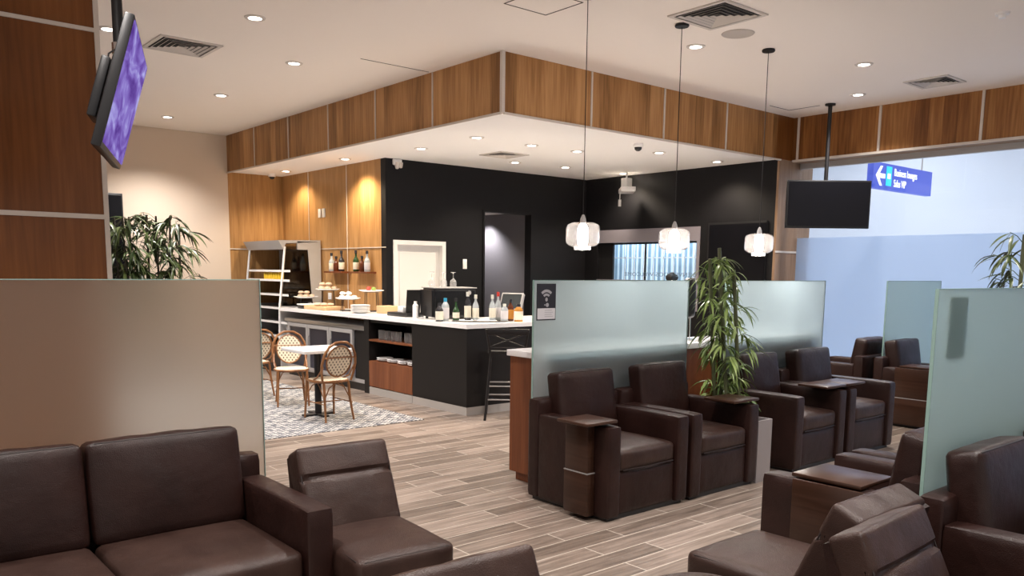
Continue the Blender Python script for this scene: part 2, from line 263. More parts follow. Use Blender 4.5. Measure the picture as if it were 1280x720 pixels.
# ------------------------------------------------------------------ mesh helpers
class MB:
    """collects shapes into one mesh"""
    def __init__(s): s.bm = bmesh.new(); s.mi = 0
    def _tag(s, faces):
        for f in faces: f.material_index = s.mi
    def box(s, x0, x1, y0, y1, z0, z1, bev=0, seg=2, rot=None, piv=None):
        r = bmesh.ops.create_cube(s.bm, size=1); vs = r['verts']
        c = Vector(((x0 + x1) / 2, (y0 + y1) / 2, (z0 + z1) / 2)); d = Vector((abs(x1 - x0), abs(y1 - y0), abs(z1 - z0)))
        for v in vs: v.co = Vector((v.co.x * d.x, v.co.y * d.y, v.co.z * d.z)) + c
        fs = list({f for v in vs for f in v.link_faces})
        if bev:
            es = list({e for v in vs for e in v.link_edges})
            o = bmesh.ops.bevel(s.bm, geom=es, offset=bev, segments=seg, profile=.5, affect='EDGES')
            vs = list({v for f in o['faces'] for v in f.verts} | {v for v in vs if v.is_valid}); fs = list({f for v in vs for f in v.link_faces})
        s._tag(fs)
        if rot is not None:
            p = Vector(piv) if piv else c
            for v in vs: v.co = rot @ (v.co - p) + p
        return vs
    def poly_prism(s, pts, off):
        a = [s.bm.verts.new(p) for p in pts]; b = [s.bm.verts.new(Vector(p) + Vector(off)) for p in pts]
        fs = [s.bm.faces.new(a), s.bm.faces.new(b[::-1])]
        n = len(pts)
        for i in range(n): fs.append(s.bm.faces.new((a[i], b[i], b[(i + 1) % n], a[(i + 1) % n])))
        s._tag(fs); return a + b
    def cyl(s, p0, p1, r0, r1=None, seg=12, cap=True):
        if r1 is None: r1 = r0
        p0, p1 = Vector(p0), Vector(p1); ax = (p1 - p0).normalized()
        u = ax.orthogonal().normalized(); w = ax.cross(u)
        A = [s.bm.verts.new(p0 + (u * math.cos(2 * PI * i / seg) + w * math.sin(2 * PI * i / seg)) * r0) for i in range(seg)]
        B = [s.bm.verts.new(p1 + (u * math.cos(2 * PI * i / seg) + w * math.sin(2 * PI * i / seg)) * r1) for i in range(seg)]
        fs = [s.bm.faces.new((A[i], A[(i + 1) % seg], B[(i + 1) % seg], B[i])) for i in range(seg)]
        if cap: fs += [s.bm.faces.new(A[::-1]), s.bm.faces.new(B)]
        s._tag(fs); return A + B
    def tube(s, pts, r, seg=8, closed=False):
        pts = [Vector(p) for p in pts]; n = len(pts); rings = []; prev = None
        for i, p in enumerate(pts):
            if closed: t = (pts[(i + 1) % n] - pts[i - 1]).normalized()
            else: t = (pts[min(i + 1, n - 1)] - pts[max(i - 1, 0)]).normalized()
            u = (prev - t * prev.dot(t)).normalized() if prev is not None and (prev - t * prev.dot(t)).length > 1e-6 else t.orthogonal().normalized()
            prev = u; w = t.cross(u); rr = r[i] if isinstance(r, (list, tuple)) else r
            rings.append([s.bm.verts.new(p + (u * math.cos(2 * PI * k / seg) + w * math.sin(2 * PI * k / seg)) * rr) for k in range(seg)])
        fs = []
        m = n if closed else n - 1
        for i in range(m):
            a, b = rings[i], rings[(i + 1) % n]
            for k in range(seg): fs.append(s.bm.faces.new((a[k], a[(k + 1) % seg], b[(k + 1) % seg], b[k])))
        if not closed: fs += [s.bm.faces.new(rings[0][::-1]), s.bm.faces.new(rings[-1])]
        s._tag(fs)
    def lathe(s, prof, c=(0, 0, 0), seg=20, close=True):
        c = Vector(c); rings = []
        for r, z in prof: rings.append([s.bm.verts.new(c + Vector((max(r, 1e-4) * math.cos(2 * PI * k / seg), max(r, 1e-4) * math.sin(2 * PI * k / seg), z))) for k in range(seg)])
        fs = []
        for a, b in zip(rings, rings[1:]):
            for k in range(seg): fs.append(s.bm.faces.new((a[k], a[(k + 1) % seg], b[(k + 1) % seg], b[k])))
        if close: fs += [s.bm.faces.new(rings[0][::-1]), s.bm.faces.new(rings[-1])]
        s._tag(fs)
    def cushion(s, x0, x1, y0, y1, z0, z1, r=.03, puff=(.01, .01, .015), n=10, rot=None, piv=None, wrinkle=.0, groove=None):
        """rounded, puffed cushion: cube grid pulled to a rounded box, faces bulged"""
        key = {}; fcs = []
        def gv(i, j, k):
            if (i, j, k) not in key: key[(i, j, k)] = s.bm.verts.new((2 * i / n - 1, 2 * j / n - 1, 2 * k / n - 1))
            return key[(i, j, k)]
        for i in range(n):
            for j in range(n):
                for e in (0, n):
                    fcs.append(s.bm.faces.new((gv(i, j, e), gv(i + 1, j, e), gv(i + 1, j + 1, e), gv(i, j + 1, e))))
                    fcs.append(s.bm.faces.new((gv(i, e, j), gv(i + 1, e, j), gv(i + 1, e, j + 1), gv(i, e, j + 1))))
                    fcs.append(s.bm.faces.new((gv(e, i, j), gv(e, i + 1, j), gv(e, i + 1, j + 1), gv(e, i, j + 1))))
        vset = list(key.values())
        h = Vector(((x1 - x0) / 2, (y1 - y0) / 2, (z1 - z0) / 2)); c = Vector(((x0 + x1) / 2, (y0 + y1) / 2, (z0 + z1) / 2))
        for v in vset:
            q = v.co.copy()
            # denser grid near the rims
            q = Vector([math.copysign(1 - (1 - abs(k)) ** 1.35, k) for k in q])
            p = Vector((q.x * h.x, q.y * h.y, q.z * h.z)); inn = Vector([max(-h[i] + r, min(h[i] - r, p[i])) for i in range(3)])
            d = p - inn
            if d.length > 1e-9: p = inn + d.normalized() * r
            bx = (1 - q.y ** 2) * (1 - q.z ** 2); by = (1 - q.x ** 2) * (1 - q.z ** 2); bz = (1 - q.x ** 2) * (1 - q.y ** 2)
            p += Vector((puff[0] * bx * q.x, puff[1] * by * q.y, puff[2] * bz * q.z))
            if wrinkle:
                p.z += wrinkle * math.sin(p.x * 31 + p.y * 9) * bz; p.y += wrinkle * math.sin(p.x * 23 + p.z * 17) * by
            if groove and q.y < -.5: p.y += groove[1] * math.exp(-((p.z + c.z - groove[0] - .006 * math.cos(q.x * 1.5)) / .011) ** 2)
            v.co = p + c
        if rot is not None:
            pv = Vector(piv) if piv else c
            for v in vset: v.co = rot @ (v.co - pv) + pv
        s._tag(fcs)
        return vset
    def build(s, name, mats, parent=None, smooth=True, angle=.6):
        bmesh.ops.recalc_face_normals(s.bm, faces=s.bm.faces)
        me = bpy.data.meshes.new(name); s.bm.to_mesh(me); s.bm.free()
        for m in (mats if isinstance(mats, (list, tuple)) else [mats]): me.materials.append(m)
        if smooth:
            me.shade_smooth(); me.set_sharp_from_angle(angle=angle)
        o = bpy.data.objects.new(name, me); COL.objects.link(o); o.parent = parent
        return o
def tag(o, label, cat, group=None, kind=None):
    o['label'] = label; o['category'] = cat
    if group: o['group'] = group
    if kind: o['kind'] = kind
    return o
def thing(name, label, cat, loc=(0, 0, 0), rz=0, group=None):
    o = bpy.data.objects.new(name, None); COL.objects.link(o); o.empty_display_size = .1
    o.location = loc; o.rotation_euler = (0, 0, rz); return tag(o, label, cat, group)
def struct(o, label=None):
    o['kind'] = 'structure'
    if label: o['label'] = label
    return o
def sbox(name, x0, x1, y0, y1, z0, z1, mat, label=None):
    b = MB(); b.box(x0, x1, y0, y1, z0, z1); return struct(b.build(name, mat, smooth=False), label)
def dup(root, loc, rz=None, label=None, group=None):
    r = root.copy(); COL.objects.link(r); r.location = loc
    if rz is not None: r.rotation_euler = (0, 0, rz)
    if label: r['label'] = label
    if group: r['group'] = group
    for ch in list(root.children):
        c = ch.copy(); COL.objects.link(c); c.parent = r
        for g in list(ch.children):
            d = g.copy(); COL.objects.link(d); d.parent = c
    return r
def rx(a): return Matrix.Rotation(a, 3, 'X')
def ry(a): return Matrix.Rotation(a, 3, 'Y')
def rzm(a): return Matrix.Rotation(a, 3, 'Z')
def text_obj(name, s, size, mat, parent, matrix, extrude=.002, mirror=False, xs=1.0):
    cu = bpy.data.curves.new('txt', 'FONT'); cu.body = s; cu.size = size; cu.extrude = extrude; cu.align_x = 'LEFT'
    t = bpy.data.objects.new('txt', cu); COL.objects.link(t)
    me = bpy.data.meshes.new_from_object(t.evaluated_get(bpy.context.evaluated_depsgraph_get()))
    bpy.data.objects.remove(t); bpy.data.curves.remove(cu)
    for v in me.vertices: v.co.x *= xs
    me.transform(matrix); me.materials.clear(); me.materials.append(mat)
    o = bpy.data.objects.new(name, me); COL.objects.link(o); o.parent = parent; return o
def lamp(name, kind, loc, energy, color, parent=None, **kw):
    l = bpy.data.lights.new(name, kind); l.energy = energy; l.color = color
    for k, v in kw.items(): setattr(l, k, v)
    o = bpy.data.objects.new(name, l); COL.objects.link(o); o.location = loc; o.parent = parent; return o

# ------------------------------------------------------------------ the room
sbox('floor', -7, 10.3, -6, 14, -.1, 0, M['floor'], 'wood-look plank tile floor of the lounge')
sbox('floor_tiles', -3, 4.80, 7.12, 12.98, .0, .004, M['tile'], 'patterned black and white cement tile floor')
sbox('ceiling', -7, 10.3, -6, 14, ZC, ZC + .1, M['ceiling'])
sbox('wall_left', -7, 5.10, 13.0, 13.1, 0, ZC, M['beige'], 'plain beige end wall')
# bar alcove: wood end wall and wood back wall, black back wall, black right wall
sbox('wall_alcove_end', 5.10, 6.0, 13.0, 13.1, 0, ZS, M['woodgold'])
sbox('wall_back_wood', 6.0, 6.1, 9.92, 13.1, 0, ZS, M['woodgold'])
# black back wall (Y=9.81) with a doorway X 7.69..8.605 to z 2.43 and a hatch-door X 6.12..6.97 to z 1.95
b = MB()
b.box(6.0, 6.13, 9.80, 9.92, 0, ZS); b.box(6.13, 6.96, 9.80, 9.92, 1.94, ZS); b.box(6.96, 7.69, 9.80, 9.92, 0, ZS)
b.box(7.69, 8.60, 9.80, 9.92, 2.43, ZS); b.box(8.60, 9.92, 9.80, 9.92, 0, ZS)
struct(b.build('wall_back_black', M['black'], smooth=False), 'black painted wall behind the bar')
# room behind the doorway
b = MB(); b.box(6.9, 8.75, 12.9, 13.0, 0, 2.47); b.box(8.65, 8.75, 9.92, 12.9, 0, 2.47); b.box(6.9, 7.0, 9.92, 12.9, 0, 2.47)
struct(b.build('wall_service_room', M['darkgrey'], smooth=False))
sbox('ceiling_service_room', 6.9, 8.75, 9.92, 13.0, 2.47, 2.53, M['soffit'])
# right black wall X=9.81, pass-through window Y 7.48..9.60, z .95..2.23
b = MB()
b.box(9.81, 9.93, 9.52, 9.81, 0, ZS); b.box(9.81, 9.93, 7.48, 9.52, 2.22, ZS); b.box(9.81, 9.93, 7.48, 9.52, 0, 1.0); b.box(9.81, 9.93, 6.285, 7.48, 0, ZS)
struct(b.build('wall_right_black', M['black'], smooth=False), 'black painted wall on the right of the bar')
# dark framed recess panel on that wall
w = MB(); w.box(9.785, 9.81, 6.38, 7.33, 1.40, 2.26); w.mi = 1; w.box(9.775, 9.785, 6.39, 7.30, 1.43, 2.23)
struct(w.build('window_2', [M['blackp'], M['screenoff']], smooth=False), 'dark glazed panel on the black wall')
# window_1: pale header, glass, curtain room behind
w1 = MB(); w1.box(9.80, 9.86, 7.48, 9.52, 2.02, 2.22); w1.box(9.80, 9.86, 7.48, 7.53, 1.0, 2.02); w1.box(9.80, 9.95, 7.48, 9.52, 1.40, 1.44)
win1 = struct(w1.build('window_1', M['blindmetal'], smooth=False), 'service window with pale header')
g = MB(); g.box(9.88, 9.885, 7.53, 9.25, 1.44, 2.02); g.build('pane', M['glassclear'], win1, smooth=False)
g = MB(); g.box(9.87, 9.90, 8.55, 8.57, 1.44, 2.02); g.box(9.87, 9.90, 7.53, 9.25, 1.99, 2.02); g.box(9.86, 9.90, 9.22, 9.52, 1.0, 2.02); g.build('window_frame', [M['blackp']], win1, smooth=False)
g = MB()
for i in range(9):
    y = 7.60 + i * .20; g.box(10.13, 10.14, y, y + .012, 1.42, 2.05)
g.box(10.13, 10.14, 7.4, 9.5, 1.78, 1.795); g.build('mullions', M['white'], win1, smooth=False)
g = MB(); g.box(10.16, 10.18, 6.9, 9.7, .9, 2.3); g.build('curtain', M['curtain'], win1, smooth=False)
mat4 = Matrix.Translation((9.865, 7.56, 1.50)) @ Matrix(((0, 0, 1), (1, 0, 0), (0, 1, 0))).to_4x4()
text_obj('lettering', 'BIENVENIDOS-WELCOME', .085, M['ink_mirror'], win1, mat4, .001, xs=1.45)
sbox('wall_kitchen', 9.93, 10.28, 9.6, 9.7, 0, ZS, M['darkgrey'])
sbox('ceiling_soffit', 5.16, 9.93, 6.30, 13.1, ZS, ZS + .04, M['soffit'], 'lowered white ceiling over the bar')
# bulkhead fascias
sbox('wall_bulkhead_left', 5.10, 5.16, 6.24, 13.0, ZS, ZC, M['wood'], 'walnut panelled bulkhead on the left')
sbox('wall_bulkhead_right', 5.16, 9.70, 6.24, 6.30, ZS + .0, ZC, M['wood'], 'walnut panelled bulkhead on the right')
sbox('wall_bulkhead_return', 9.70, 10.07, 6.24, 6.30, ZS, ZC, M['wooddark'])
sbox('wall_beam', 10.07, 10.30, -6, 6.24, ZS, ZC, M['woodbeam'], 'walnut panelled beam above the glass wall')
sbox('trim_1', 10.05, 10.075, -6, 6.22, ZS - .02, ZS + .008, M['strip'], 'pale edge strip of the beam')
sbox('trim_14', 10.075, 10.28, -6, 6.22, ZS - .018, ZS, M['woodgrey'])
sbox('trim_15', 10.28, 10.34, -6, 6.24, ZS - .09, ZS, M['steelgrey'])
t = MB()
for Y in (7.38, 8.53, 9.67, 10.81, 11.94): t.box(5.09, 5.10, Y - .008, Y + .008, ZS, ZC)
struct(t.build('trim_2', M['strip'], smooth=False))
t = MB()
for X in (6.287, 7.44, 8.60): t.box(X - .011, X + .011, 6.23, 6.24, ZS, ZC)
struct(t.build('trim_3', M['strip'], smooth=False))
t = MB()
for Y in (5.07, 3.91, 2.75, 6.16): t.box(10.055, 10.07, Y - .014, Y + .014, ZS, ZC)
struct(t.build('trim_4', M['strip'], smooth=False))
sbox('trim_5', 5.08, 5.115, 6.215, 6.25, ZS - .01, ZC, M['strip'], 'pale corner strip of the bulkhead')
sbox('trim_6', 5.085, 5.10, 6.25, 13.0, ZS - .022, ZS - .001, M['strip'])
sbox('trim_16', 5.115, 9.795, 6.222, 6.239, ZS - .022, ZS - .001, M['strip'])
# pillar
sbox('wall_pillar', 9.81, 10.62, 6.25, 6.285, 0, ZS, M['woodgrey'], 'wood clad pillar beside the glass wall')
sbox('trim_7', 9.80, 10.62, 6.24, 6.25, 1.835, 1.86, M['strip'])
# dark wood column wall on the left
sbox('wall_column', -6, 1.50, 5.95, 6.5, 0, ZC, M['wooddark'], 'dark walnut clad wall on the left')
t = MB(); t.box(-6, 1.50, 5.94, 5.95, 1.86, 1.89); t.box(-6, 1.50, 5.94, 5.95, 3.03, 3.055); t.box(1.50, 1.53, 5.94, 6.5, 0, ZC)
struct(t.build('trim_8', M['strip'], smooth=False))
# seams on the golden wall
t = MB(); t.box(5.992, 6.0, 9.80, 13.0, 1.853, 1.865); t.box(5.10, 6.0, 12.992, 13.0, 1.85, 1.865)
for Y in (10.86, 12.06): t.box(5.993, 6.0, Y - .006, Y + .006, 0, ZS)
struct(t.build('trim_9', M['strip'], smooth=False))
# white door in the black wall
d = MB(); d.box(6.16, 6.93, 9.86, 9.90, 0, 1.91); d.box(6.24, 6.85, 9.85, 9.86, .2, 1.80, .004, 1)
door = struct(d.build('door_1', M['whitepaint'], smooth=False), 'white door behind the bar')
d = MB(); d.box(6.11, 6.17, 9.78, 9.87, 0, 1.96); d.box(6.92, 6.98, 9.78, 9.87, 0, 1.96); d.box(6.17, 6.92, 9.78, 9.87, 1.90, 1.96); d.build('door_frame', M['white'], door, smooth=False)
d = MB(); d.cyl((6.86, 9.85, .98), (6.86, 9.79, .98), .011); d.cyl((6.86, 9.79, .98), (6.76, 9.79, .98), .009); d.build('door_handle', M['steel'], door)
d = MB(); d.box(7.66, 7.69, 9.78, 9.93, 0, 2.45); d.box(8.60, 8.63, 9.78, 9.93, 0, 2.45); d.box(7.69, 8.60, 9.78, 9.93, 2.42, 2.45)
struct(d.build('door_2', M['black'], smooth=False), 'tall dark doorway beside the white door')
# glass wall to the corridor
sbox('trim_10', 10.30, 10.34, -6, 6.24, 0, .06, M['steel'])
gw = MB(); gw.box(10.305, 10.317, -6, 6.24, 2.04, ZS - .08); struct(gw.build('window_3', M['glassclear'], smooth=False), 'clear upper glass to the bright corridor')
gw = MB(); gw.box(10.305, 10.317, -6, 6.24, .06, 2.04); struct(gw.build('window_4', frosted('corridor_film', (.76, .86, .99), .30, .5, (.56, .63, .74)), smooth=False), 'blue-white frosted lower glass to the corridor')
sbox('floor_corridor', 10.34, 30, -14, 16, -.1, 0, M['corrfloor'])
b = MB(); b.box(17.5, 17.6, -14, 16, 0, 5.2); b.box(10.7, 17.5, 15.9, 16, 0, 5.2); struct(b.build('wall_corridor', M['corridor'], smooth=False))
sbox('ceiling_corridor', 10.34, 17.5, -14, 16, 4.6, 4.7, M['corridor'])

# ------------------------------------------------------------------ lamps
def dl_proto(zc, name, label, group):
    r = thing(name, label, 'ceiling light', (0, 0, zc), 0, group)
    m = MB(); m.lathe([(.052, -.001), (.056, -.010), (.082, -.008), (.086, 0)], seg=24, close=False); m.build('trim_ring', M['vent'], r)
    m = MB(); m.lathe([(.0, -.002), (.052, -.003), (.052, -.001)], seg=24); m.build('lens', M['lamp'], r)
    return r
main_pts = [((2.95, 6.82), 'recessed downlight over the patterned tiles, nearest of the left group'), ((3.86, 8.01), 'recessed downlight left of the walnut bulkhead, above the near cafe table'),
    ((3.90, 10.05), 'recessed downlight left of the bulkhead, between the near and the farthest ones'), ((3.89, 11.97), 'recessed downlight nearest the beige end wall'),
    ((2.13, 7.99), 'recessed downlight seen behind the pole of the purple screen'), ((6.30, 4.94), 'recessed downlight between the two right hanging pendant cords'),
    ((8.02, 4.24), 'recessed downlight on the right above the armchairs, just left of the vent'), ((9.29, 4.96), 'recessed downlight close to the beam beside the black screen pole')]
P = dl_proto(ZC, 'downlight', main_pts[0][1], 'main ceiling downlights')
for i, ((x, y), lb) in enumerate(main_pts):
    o = P if i == 0 else dup(P, (x, y, ZC), None, lb)
    o.location = (x, y, ZC)
    lamp('spot', 'SPOT', (0, 0, -.03), MAIN_W * (1.75 if i < 5 else 1), NEUTRAL, o, spot_size=math.radians(125), spot_blend=.8, shadow_soft_size=.05)
soff_pts = [((5.70, 12.2), 'soffit downlight grazing the wood wall at the far left end', 1), ((5.67, 10.29), 'soffit downlight making the bright spot on the wood wall', 1), ((5.87, 8.75), 'soffit downlight just before the black wall corner', 0),
    ((5.85, 7.60), 'soffit downlight nearest the bulkhead corner', 0), ((7.54, 8.93), 'soffit downlight right behind the bar vent', 0), ((6.67, 7.60), 'soffit downlight in the front row, second from the bulkhead corner', 0), ((7.41, 7.58), 'soffit downlight beside the left pendant cord', 0),
    ((8.40, 8.83), 'soffit downlight in the back row left of the pendant cord', 0), ((9.53, 8.75), 'soffit downlight above the hanging white access point', 0), ((8.22, 6.95), 'soffit downlight right of the dome camera', 0), ((9.41, 6.95), 'soffit downlight nearest the pillar', 0)]
P2 = dl_proto(ZS, 'soffit_downlight', soff_pts[0][1], 'downlights over the bar')
for i, ((x, y), lb, wash) in enumerate(soff_pts):
    o = P2 if i == 0 else dup(P2, (x, y, ZS), None, lb)
    o.location = (x, y, ZS)
    lamp('spot', 'SPOT', (0, 0, -.03), WASH_W if wash else SOFFIT_W, (1, .80, .55) if wash else (1, .96, .94), o, spot_size=math.radians(130 if wash else 120), spot_blend=.7, shadow_soft_size=.05)
# downlights of the part of the lounge behind and beside the camera (outside the frame)
for i, (x, y) in enumerate(((.6, 3.2), (2.4, 1.0), (2.9, 3.0), (4.6, 1.2), (.4, .4), (6.4, 1.4), (-1.4, 4.6))):
    o = dup(P, (x, y, ZC), None, 'recessed downlight over the near seats, out of the picture')
    lamp('spot', 'SPOT', (0, 0, -.03), MAIN_W * (1.5 if i == 0 else 1.0), NEUTRAL, o, spot_size=math.radians(125), spot_blend=.8, shadow_soft_size=.05)
lamp('service_room_lamp', 'SPOT', (8.40, 10.9, 2.44), 100, (1, .95, .95), None, spot_size=math.radians(120), spot_blend=.8, shadow_soft_size=.05)
for (x, y) in ((12.5, 8), (12.5, 3), (15, 8), (15, 3), (13.5, -2), (13.5, 12.5)):
    a = lamp('corridor_lamp', 'AREA', (x, y, 4.55), CORRIDOR_W, (.90, .94, 1.0), None, shape='RECTANGLE', size=3.2, size_y=1.6)
for x, y in ((9.98, 8.4),):
    lamp('kitchen_lamp', 'AREA', (10.03, 8.4, 2.6), 45, (.75, .88, 1.0), None, shape='RECTANGLE', size=.12, size_y=2.0)

# pendants
def pendant():
    r = thing('pendant_lamp', 'x', 'pendant lamp', (0, 0, 0), 0, None)
    m = MB(); m.lathe([(.0, ZC), (.055, ZC), (.060, ZC - .012), (.055, ZC - .022), (.0, ZC - .022)], seg=20); m.build('canopy', M['blackm'], r)
    m = MB(); m.cyl((0, 0, ZC - .02), (0, 0, 1.99), .0035, seg=6); m.build('cord', M['blackm'], r)
    m = MB(); m.lathe([(.0, 1.99), (.010, 1.985), (.022, 1.955), (.024, 1.925), (.0, 1.92)], seg=16); m.build('socket', M['steelgrey'], r)
    m = MB(); m.lathe([(.020, 1.932), (.085, 1.926), (.118, 1.912), (.131, 1.888), (.132, 1.80), (.125, 1.772), (.100, 1.752), (.066, 1.745), (.063, 1.720), (.058, 1.720), (.060, 1.748), (.096, 1.757), (.119, 1.776), (.126, 1.80), (.125, 1.886), (.113, 1.907), (.083, 1.920), (.020, 1.926)], seg=36, close=False)
    m.build('glass_shade', M['smoke'], r)
    m = MB(); m.lathe([(.0, 1.922), (.022, 1.916), (.040, 1.885), (.042, 1.80), (.036, 1.760), (.0, 1.748)], seg=20); m.build('bulb', M['bulb'], r)
    return r
pl = ['clear glass pendant lamp hanging nearest, leftmost of the three', 'clear glass pendant lamp in the middle of the three', 'clear glass pendant lamp on the right, beside the black screen']
pr0 = pendant(); pr0['label'] = pl[0]; pr0['group'] = 'glass pendant lamps over the console'
for i, (x, y) in enumerate(((4.575, 4.60), (5.675, 4.60), (6.875, 4.56))):
    o = pr0 if i == 0 else dup(pr0, (x, y, 0), None, pl[i])
    o.location = (x, y, 0)
    lamp('glow', 'POINT', (0, 0, 1.69), 7, (1, .92, .85), o, shadow_soft_size=.05)

# ------------------------------------------------------------------ ceiling fittings
def vent(x, y, z, s, label, lou=5, cone=True):
    r = thing('ceiling_vent', label, 'air vent', (x, y, z)); h = s / 2
    m = MB(); m.box(-h, h, -h, -h + .035, -.012, 0); m.box(-h, h, h - .035, h, -.012, 0); m.box(-h, -h + .035, -h + .035, h - .035, -.012, 0); m.box(h - .035, h, -h + .035, h - .035, -.012, 0); m.build('frame', M['vent'], r, smooth=False)
    m = MB(); m.box(-h + .035, h - .035, -h + .035, h - .035, -.003, 0); m.build('backing', M['ventdark'], r, smooth=False)
    m = MB()
    for k in range(lou):
        q = (h - .055) * (1 - k / lou)
        for sx, sy in ((1, 0), (-1, 0), (0, 1), (0, -1)):
            if sx: m.poly_prism([(sx * q, -q, -.014), (sx * (q - .018), -q + .018, -.003), (sx * (q - .018), q - .018, -.003), (sx * q, q, -.014)], (0, 0, .002))
            else: m.poly_prism([(-q, sy * q, -.014), (-q + .018, sy * (q - .018), -.003), (q - .018, sy * (q - .018), -.003), (q, sy * q, -.014)], (0, 0, .002))
    m.build('louvres', M['vent'], r, smooth=False); return r
vent(2.80, 8.12, ZC, .56, 'square ceiling vent at upper left, near the purple screen')
vent(5.68, 4.25, ZC, .56, 'large square ceiling vent above the pendant canopies')
vent(9.26, 4.10, ZC, .46, 'square ceiling vent at the right, near the wood beam')
vent(6.95, 8.45, ZS, .46, 'square vent in the lowered ceiling over the bar')
m = MB(); m.lathe([(0, -.001), (.115, -.002), (.125, -.008), (.135, -.006), (.14, 0)], seg=32)
o = m.build('ceiling_speaker', M['speaker']); o.location = (6.24, 4.449, ZC); tag(o, 'round flush ceiling speaker next to the large vent', 'speaker')
def panel_lines(name, label, segs):
    m = MB()
    for (x0, y0, x1, y1) in segs: m.box(min(x0, x1) - .004, max(x0, x1) + .004, min(y0, y1) - .004, max(y0, y1) + .004, ZC - .003, ZC)
    return struct(m.build(name, M['seam'], smooth=False), label)
panel_lines('trim_11', 'outline of a ceiling access hatch', [(4.24, 5.17, 4.67, 5.17), (4.67, 4.75, 4.67, 5.17), (4.24, 4.75, 4.24, 5.17), (4.24, 4.75, 4.67, 4.75)])
panel_lines('trim_12', 'joint line in the ceiling', [(4.268, 7.40, 5.06, 7.40)])
panel_lines('trim_13', 'outline of a ceiling access hatch near the pillar', [(9.12, 5.99, 9.545, 5.99), (9.545, 5.58, 9.545, 5.99)])
m = MB(); m.lathe([(0, -.045), (.025, -.042), (.03, -.02), (.05, -.015), (.055, 0)], seg=20); o = m.build('smoke_detector', M['white']); o.location = (7.27, 2.74, ZC); tag(o, 'small white smoke detector in the top right of the ceiling', 'smoke detector')
r = thing('dome_camera', 'small dome security camera on the soffit in front of the black wall', 'security camera', (7.50, 6.66, ZS))
m = MB(); m.lathe([(0, 0), (.055, 0), (.06, -.03), (.05, -.04)], seg=20); m.build('housing', M['white'], r)
m = MB(); m.lathe([(.045, -.04), (.040, -.065), (.02, -.082), (0, -.085)], seg=20); m.build('dome', M['blackp'], r)
r = thing('dome_camera', 'small dome security camera in the wood alcove corner by the end wall', 'security camera', (5.72, 12.75, ZS))
m = MB(); m.lathe([(0, 0), (.06, 0), (.06, -.035), (.05, -.045)], seg=20); m.build('housing', M['white'], r)
m = MB(); m.lathe([(.045, -.045), (.03, -.075), (0, -.085)], seg=20); m.build('dome', M['blackp'], r)
r = thing('wall_sensor', 'white two-lobed sensor at the top left of the black wall', 'sensor', (6.16, 9.79, ZS - .05)); r.scale = (.75, .75, .75)
m = MB(); m.box(-.08, .10, -.06, 0, -.05, .06, .02, 3); m.build('body', M['white'], r); m = MB(); m.lathe([(0, -.12), (.03, -.11), (.045, -.05), (.05, -.0)], c=(0, -.04, 0), seg=16); m.lathe([(0, -.10), (.03, -.09), (.04, -.04), (.045, -.0)], c=(.07, -.05, 0), seg=16); m.build('lens', M['vent'], r)
r = thing('ceiling_access_point', 'white bracketed device hanging from the lowered ceiling against the black wall', 'wireless device', (9.45, 8.60, 0))
m = MB(); m.cyl((0, 0, ZS), (0, 0, 2.93), .012); m.box(-.06, .06, -.06, .06, 2.80, 2.95, .01); m.build('bracket', M['white'], r)
m = MB(); m.box(-.10, .12, -.22, .22, 2.74, 2.81, .012, rot=rzm(-.75), piv=(0, 0, 2.8)); m.build('housing', M['white'], r)
m = MB(); m.cyl((-.03, .1, 2.75), (-.03, .1, 2.62), .006); m.cyl((-.03, .1, 2.64), (-.03, .1, 2.54), .022); m.build('sensor_stem', M['white'], r)

# ------------------------------------------------------------------ screens
def tv(name, label, c, W_, H_, right, upv, nrm, on, pole_xy, pole_z0):
    """right/up/normal are unit vectors of the screen"""
    r = thing(name, label, 'screen', (pole_xy[0], pole_xy[1], ZC)); R = Matrix((right, upv, nrm)).transposed(); C0 = Vector(c) - Vector((pole_xy[0], pole_xy[1], ZC))
    def tb(x0, x1, y0, y1, z0, z1, bev=0):
        vs = m.box(x0, x1, y0, y1, z0, z1, bev)
        for v in vs: v.co = R @ v.co + C0
    m = MB(); tb(-W_ / 2, W_ / 2, -H_ / 2, H_ / 2, -.045, -.004, .006); m.build('casing', M['blackp'], r)
    m = MB(); tb(-W_ / 2 + .018, W_ / 2 - .018, -H_ / 2 + .026, H_ / 2 - .018, -.004, .001); m.build('screen_panel', M['screen'] if on else M['screenoff'], r, smooth=False)
    m = MB(); tb(-.22, .22, -.16, .16, -.085, -.045, .01); tb(-.05, .05, -.09, .09, -.15, -.085)
    m.build('wall_mount', M['blackm'], r)
    m = MB(); m.cyl((0, 0, 0), (0, 0, pole_z0 - ZC), .024, seg=16); m.build('pole', M['blackm'], r)
    m = MB(); m.cyl((0, 0, 0), (0, 0, -.02), .06, seg=20); m.build('ceiling_plate', M['blackm'], r)
    return r, R, C0
# left screen, tilted down, facing right
near_t, near_b = Vector((1.133, 3.853, 2.592)), Vector((.991, 3.879, 2.067)); far_t, far_b = Vector((1.474, 4.815, 2.601)), Vector((1.321, 4.853, 2.092))
right = ((near_t - far_t) + (near_b - far_b)).normalized() * -1        # screen-local x, along the wall away from us
upv = ((near_t - near_b) + (far_t - far_b)); upv = (upv - right * upv.dot(right)).normalized(); nrm = right.cross(upv)
